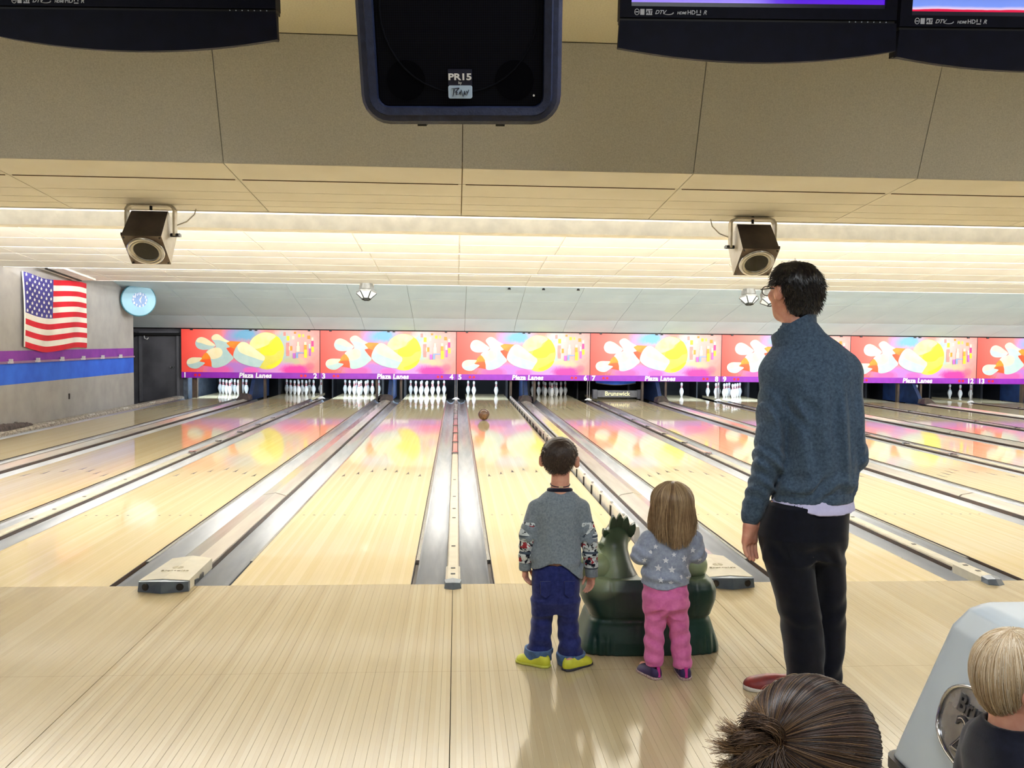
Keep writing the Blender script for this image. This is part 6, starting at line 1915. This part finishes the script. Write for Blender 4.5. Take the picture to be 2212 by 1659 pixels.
O('numerals', text_mesh('2000', 0.150, MAT['chrome'], 0.005, -0.0055, 0, 'CENTER', 1.0), None, er, loc=(0.0, -0.082, 0.012))

# ================================================================== woman in the foreground
WX, WY = 0.545, -4.06
wom = T('person', 'woman seen from behind with brown hair tied in a bun', 'person', (WX, WY, 0))
MAT['hair_bun'] = hair_material('hair_dark_brown', (22, 15, 14), (50, 36, 32), (104, 80, 70), 40, 0.28)
MAT['hair_tip'] = hair_material('hair_tip', (70, 50, 34), (112, 84, 56), (160, 124, 84), 90, 0.35)
MAT['top_plum'] = cloth('top_plum', (62, 48, 66), (46, 36, 52), 60, 500, 0.2)
wHC, wYAW = (0.0, 0.0, 0.859), R(-50)
def wom_body(p):
    d = head_sdf(p, wHC, 0.96, wYAW, ears=0.006)
    d = smin(d, cone(p, (-0.01, -0.02, 0.80), (-0.03, -0.04, 0.70), 0.050, 0.055), 0.03)
    d = smin(d, loft(p, [(0.20, -0.03, -0.05, 0.15, 0.10), (0.45, -0.03, -0.05, 0.14, 0.09), (0.62, -0.03, -0.05, 0.17, 0.085), (0.70, -0.03, -0.045, 0.09, 0.06)]), 0.05)
    return d
iso('body', wom_body, (-0.22, -0.20, 0.18), (0.20, 0.20, 1.0), 0.0056, MAT['skin_kid'], wom)
face_parts(wom, wHC, 0.96, wYAW)
def wom_top(p):
    d = loft(p, [(0.16, -0.03, -0.05, 0.17, 0.12), (0.45, -0.03, -0.05, 0.155, 0.105), (0.60, -0.03, -0.05, 0.185, 0.10), (0.665, -0.03, -0.045, 0.13, 0.08), (0.70, -0.03, -0.045, 0.08, 0.065)], 2.3)
    for sx in (-1, 1):
        d = smin(d, chain(p, [(-0.03 + sx * 0.165, -0.05, 0.62), (-0.03 + sx * 0.215, 0.02, 0.40), (-0.03 + sx * 0.12, 0.20, 0.32)], [0.06, 0.05, 0.042], 0.02), 0.03)
    return np.maximum(d + 0.003 * wob(p, 30), -cone(p, (-0.03, -0.045, 0.68), (-0.03, -0.03, 0.78), 0.058, 0.07))
iso('top', wom_top, (-0.32, -0.24, 0.14), (0.26, 0.27, 0.73), 0.0085, MAT['top_plum'], wom)
wC = np.array((0.0, -0.014, 0.024))          # skull of hair, in the head's own frame
wR = np.array((0.092, 0.110, 0.098))
def to_world(q):
    """head frame -> person frame"""
    q = np.asarray(q, float)
    c_, s_ = math.cos(wYAW), math.sin(wYAW)
    return np.stack([wHC[0] + q[..., 0] * c_ - q[..., 1] * s_, wHC[1] + q[..., 0] * s_ + q[..., 1] * c_, wHC[2] + q[..., 2]], -1)
TQ = np.array((0.0, -0.114, 0.064))
TIE = to_world(TQ)
def wom_hair(p):
    q = turn(p, wHC, wYAW)
    d = ell(q, tuple(wC), tuple(wR - 0.002))
    d = np.maximum(d, np.minimum(q[1] - 0.060, 0.075 - q[2]))       # open face
    d = np.maximum(d, np.minimum(q[1] + 0.030, -q[2] - 0.022))      # clear of the ears
    return np.maximum(d, -(q[2] + 0.095))
wh = iso('hair', wom_hair, (-0.14, -0.14, 0.75), (0.14, 0.14, 1.0), 0.005, MAT['hair_bun'], wom)
# strands swept over the skull to the tie
def sweep(count, kk=16, lift=(0.985, 1.03)):
    v = RNG.normal(size=(count * 4, 3)); v /= np.linalg.norm(v, axis=1, keepdims=True)
    tdir = (TQ - wC) / wR; tdir /= np.linalg.norm(tdir)
    q = (wC + v * wR).T
    ok = (v @ tdir < 0.93) & ~((q[1] > 0.055) & (q[2] < 0.072)) & ~((q[1] > -0.035) & (q[2] < -0.020)) & (q[2] > -0.090)
    v = v[ok][:count]
    n_ = len(v)
    cosw = np.clip(v @ tdir, -1, 1); om = np.arccos(cosw)
    t_ = np.linspace(0, 1, kk)
    a = np.sin((1 - t_)[None, :] * om[:, None]) / np.sin(om)[:, None]
    b = np.sin(t_[None, :] * om[:, None]) / np.sin(om)[:, None]
    s = a[..., None] * v[:, None] + b[..., None] * tdir
    clump = 0.007 * np.sin(34 * v[:, 0] + 27 * v[:, 2]) + 0.004 * np.sin(80 * v[:, 1] + 64 * v[:, 0])
    lift_ = RNG.uniform(lift[0], lift[1], n_)[:, None] + clump[:, None] + 0.010 * np.sin(PI * t_)[None, :]
    return to_world(wC + s * wR * lift_[..., None])
strands('hair_strands', sweep(11000), 0.00075, MAT['hair_bun'], wh)
strands('loose_strands', sweep(160, 16, (1.03, 1.06)), 0.0004, MAT['hair_tip'], wh)
# the bun: lobes of hair curling out from the tie
MAT['hair_bun2'] = hair_material('hair_bun', (38, 27, 22), (78, 58, 46), (142, 112, 88), 40, 0.32)
T0 = np.array(TIE)
BC = np.array((-0.130, -0.092, 0.916))           # middle of the bun
def bun_core(p):
    return uni([ell(p, tuple(BC), (0.022, 0.014, 0.030)), ell(p, tuple(BC + np.array((0.008, 0.002, 0.036))), (0.014, 0.010, 0.012))], 0.02) + 0.003 * wob(p, 200)
bn = iso('bun', bun_core, (-0.20, -0.15, 0.84), (-0.06, -0.04, 1.0), 0.004, MAT['hair_bun2'], wom)
def bez(P0, P1, P2, P3, n_, kk=16, spread=0.010, end_spread=0.012):
    t_ = np.linspace(0, 1, kk)[None, :, None]
    j = lambda s: RNG.normal(0, s, (n_, 1, 3))
    c0, c1, c2, c3 = (np.array(q)[None, None] + j(s) for q, s in ((P0, 0.005), (P1, spread), (P2, spread), (P3, end_spread)))
    return (1 - t_) ** 3 * c0 + 3 * (1 - t_) ** 2 * t_ * c1 + 3 * (1 - t_) * t_ ** 2 * c2 + t_ ** 3 * c3
for ang, out, back, n_ in ((95, 0.060, 0.026, 420), (130, 0.070, 0.026, 560), (165, 0.074, 0.024, 620), (200, 0.078, 0.026, 640), (235, 0.076, 0.028, 620), (262, 0.070, 0.030, 520)):
    a_, a2 = R(ang), R(ang + 38)
    o1 = T0 + np.array((math.cos(a_) * out * 0.75, -0.050, math.sin(a_) * out * 0.75))
    o2 = T0 + np.array((math.cos(a2) * out * 1.25, -0.040, math.sin(a2) * out * 1.25))
    o3 = T0 + np.array((math.cos(a2) * back * 1.6, -0.006, math.sin(a2) * back * 1.6)) + (BC - T0) * 0.4
    strands('bun_loop', bez(T0, o1, o2, o3, n_, spread=0.006, end_spread=0.006), 0.0009, MAT['hair_bun2'], bn)
for ang, ln in ((160, 0.080), (178, 0.086), (198, 0.084), (125, 0.066)):
    a_ = R(ang)
    dv = np.array((math.cos(a_), -0.22, math.sin(a_)))
    strands('hair_tuft', bez(T0, T0 + dv * ln * 0.4 + np.array((0, -0.03, 0)), T0 + dv * ln * 0.75 + np.array((0, -0.02, 0.004)), T0 + dv * ln, 150, spread=0.005, end_spread=0.007), 0.0006, MAT['hair_tip'], bn)
O('hair_clip', MB().tube([tuple(T0 + np.array((0.0, -0.012, 0.008))), tuple(T0 + np.array((0.004, -0.014, -0.004))), tuple(T0 + np.array((0.012, -0.012, -0.016)))], 0.0022, 6), MAT['chrome'], wom, smooth=True)

# ================================================================== blond boy at the right edge
LX, LY = 1.205, -3.53
bl = T('person', 'blond boy in a navy shirt standing at the ball return', 'person', (LX, LY, 0))
MAT['navy_tee'] = cloth('navy_tee', (20, 22, 38), (13, 15, 28), 60, 500, 0.2)
MAT['hair_blond'] = hair_material('hair_blond', (150, 120, 84), (206, 182, 146), (238, 228, 208), 60, 0.32)
MAT['khaki'] = cloth('khaki', (96, 92, 84), (80, 76, 70), 40, 600, 0.2)
lHC, lYAW, lS = (0.008, 0.0, 0.765), R(-100), 0.84
def bl_body(p):
    d = head_sdf(p, lHC, lS, lYAW, ears=0.010)
    d = smin(d, cone(p, (-0.010, 0.0, 0.715), (-0.012, -0.005, 0.63), 0.040, 0.044), 0.02)
    d = smin(d, loft(p, [(0.30, 0, 0, 0.065, 0.08), (0.5, 0, 0, 0.062, 0.080), (0.58, -0.002, 0, 0.058, 0.085), (0.645, -0.010, 0, 0.04, 0.05)]), 0.03)
    for sy in (-1, 1):
        d = smin(d, chain(p, [(-0.002, sy * 0.090, 0.590), (0.0, sy * 0.135, 0.49), (0.09, sy * 0.10, 0.40)], [0.030, 0.026, 0.020], 0.01), 0.02)
        d = smin(d, hand_sdf(p, (0.09, sy * 0.10, 0.40), (0.95, -sy * 0.1, -0.3), (0, -sy, 0.2), (0, 0, -1), 0.55, 0.6), 0.01)
        d = smin(d, chain(p, [(0, sy * 0.05, 0.34), (0, sy * 0.055, 0.18), (-0.005, sy * 0.055, 0.03)], [0.05, 0.04, 0.03], 0.02), 0.03)
        d = smin(d, cone(p, (0, sy * 0.055, 0.03), (0.10, sy * 0.06, 0.025), 0.026, 0.020), 0.01)
    return d
iso('body', bl_body, (-0.14, -0.21, 0.004), (0.20, 0.21, 0.92), 0.0046, MAT['skin_kid'], bl)
face_parts(bl, lHC, lS, lYAW)
def bl_tee(p):
    d = loft(p, [(0.33, 0.01, 0, 0.090, 0.110), (0.48, 0.005, 0, 0.085, 0.108), (0.58, 0.0, 0, 0.082, 0.118), (0.64, -0.006, 0, 0.070, 0.085), (0.675, -0.010, 0, 0.052, 0.054)], 2.3)
    for sy in (-1, 1):
        d = smin(d, chain(p, [(-0.002, sy * 0.090, 0.590), (0.0, sy * 0.13, 0.50)], [0.052, 0.048], 0.01), 0.015)
    d = d + 0.0025 * wob(p, 45)
    return np.maximum(d, -cone(p, (-0.012, 0, 0.655), (-0.005, 0, 0.74), 0.043, 0.05))
iso('shirt', bl_tee, (-0.14, -0.21, 0.31), (0.14, 0.21, 0.72), 0.0055, MAT['navy_tee'], bl)
iso('shorts', lambda p: smin(smin(loft(p, [(0.16, 0, -0.055, 0.058, 0.05), (0.30, 0, -0.05, 0.065, 0.058)], 2.2), loft(p, [(0.16, 0, 0.055, 0.058, 0.05), (0.30, 0, 0.05, 0.065, 0.058)], 2.2), 0.01), loft(p, [(0.27, 0, 0, 0.085, 0.095), (0.37, 0, 0, 0.095, 0.10)], 2.2), 0.03), (-0.13, -0.15, 0.14), (0.13, 0.15, 0.40), 0.006, MAT['khaki'], bl)
for sy in (-1, 1):
    shoe(bl, 'shoe', (-0.03, sy * 0.055, 0.0), R(-90), 0.15, 0.064, 0.06, MAT['shoe_navy'], MAT['sole_white'])
def bl_hair(p):
    q = turn(p, lHC, lYAW)
    q = tuple(v / lS for v in q)
    d = ell(q, (0, -0.012, 0.028), (0.093, 0.099, 0.096))
    d = smin(d, ell(q, (0, -0.054, -0.018), (0.070, 0.046, 0.070)), 0.03)
    d = np.maximum(d, np.minimum(q[1] - 0.050, 0.070 - q[2]))
    d = np.maximum(d, np.minimum(q[1] + 0.022, 0.0 - q[2]))
    return np.maximum(d, -(q[2] + 0.078)) * lS
lh = iso('hair', bl_hair, (-0.13, -0.12, 0.67), (0.13, 0.12, 0.90), 0.004, MAT['hair_blond'], bl)
# hair falling from the crown
cr = np.array((lHC[0] - 0.020, lHC[1], lHC[2] + 0.098))
N = 9000
v = RNG.normal(size=(N * 3, 3)); v[:, 2] -= 0.1; v /= np.linalg.norm(v, axis=1, keepdims=True)
cen = np.array((lHC[0] - 0.010, lHC[1], lHC[2] + 0.022))
rad = np.array((0.086, 0.077, 0.078))
cd = (cr - cen) / rad; cd /= np.linalg.norm(cd)
pos = cen + v * rad
q = turn((pos[:, 0], pos[:, 1], pos[:, 2]), lHC, lYAW)
ok = (v @ cd < 0.97) & ~((q[1] > 0.030) & (q[2] < 0.05)) & ~((q[1] > -0.022) & (q[2] < 0.004)) & (q[2] > -0.060)
v = v[ok][:N]
om = np.arccos(np.clip(v @ cd, -1, 1))
t_ = np.linspace(0.55, 1.0, 9)
st0 = RNG.uniform(0.0, 0.75, len(v))[:, None]
tt = st0 + (1 - st0) * np.linspace(0, 1, 9)[None, :]
a = np.sin((1 - tt) * om[:, None]) / np.sin(om)[:, None]
b = np.sin(tt * om[:, None]) / np.sin(om)[:, None]
s = a[..., None] * cd + b[..., None] * v[:, None]
lift = RNG.uniform(0.99, 1.035, len(v))[:, None, None] + 0.012 * np.sin(50 * v[:, 0] + 37 * v[:, 1])[:, None, None] * 0.5
pp = (cen + s * rad).reshape(-1, 3)
rd = pp - cen; rd /= np.linalg.norm(rd, axis=1, keepdims=True)
def bl_scalp(p):
    q_ = tuple(v_ / lS for v_ in turn(p, lHC, lYAW))
    return smin(ell(q_, (0, -0.012, 0.028), (0.093, 0.099, 0.096)), ell(q_, (0, -0.054, -0.018), (0.070, 0.046, 0.070)), 0.03) * lS
off = np.repeat(RNG.uniform(0.0005, 0.0045, len(v)) + 0.0012 * np.sin(50 * v[:, 0] + 37 * v[:, 1]), 9)
for _ in range(12):
    pp = pp + rd * (off - bl_scalp((pp[:, 0], pp[:, 1], pp[:, 2])))[:, None] * 0.9
strands('hair_strands', pp.reshape(len(v), 9, 3), 0.0009, MAT['hair_blond'], lh)
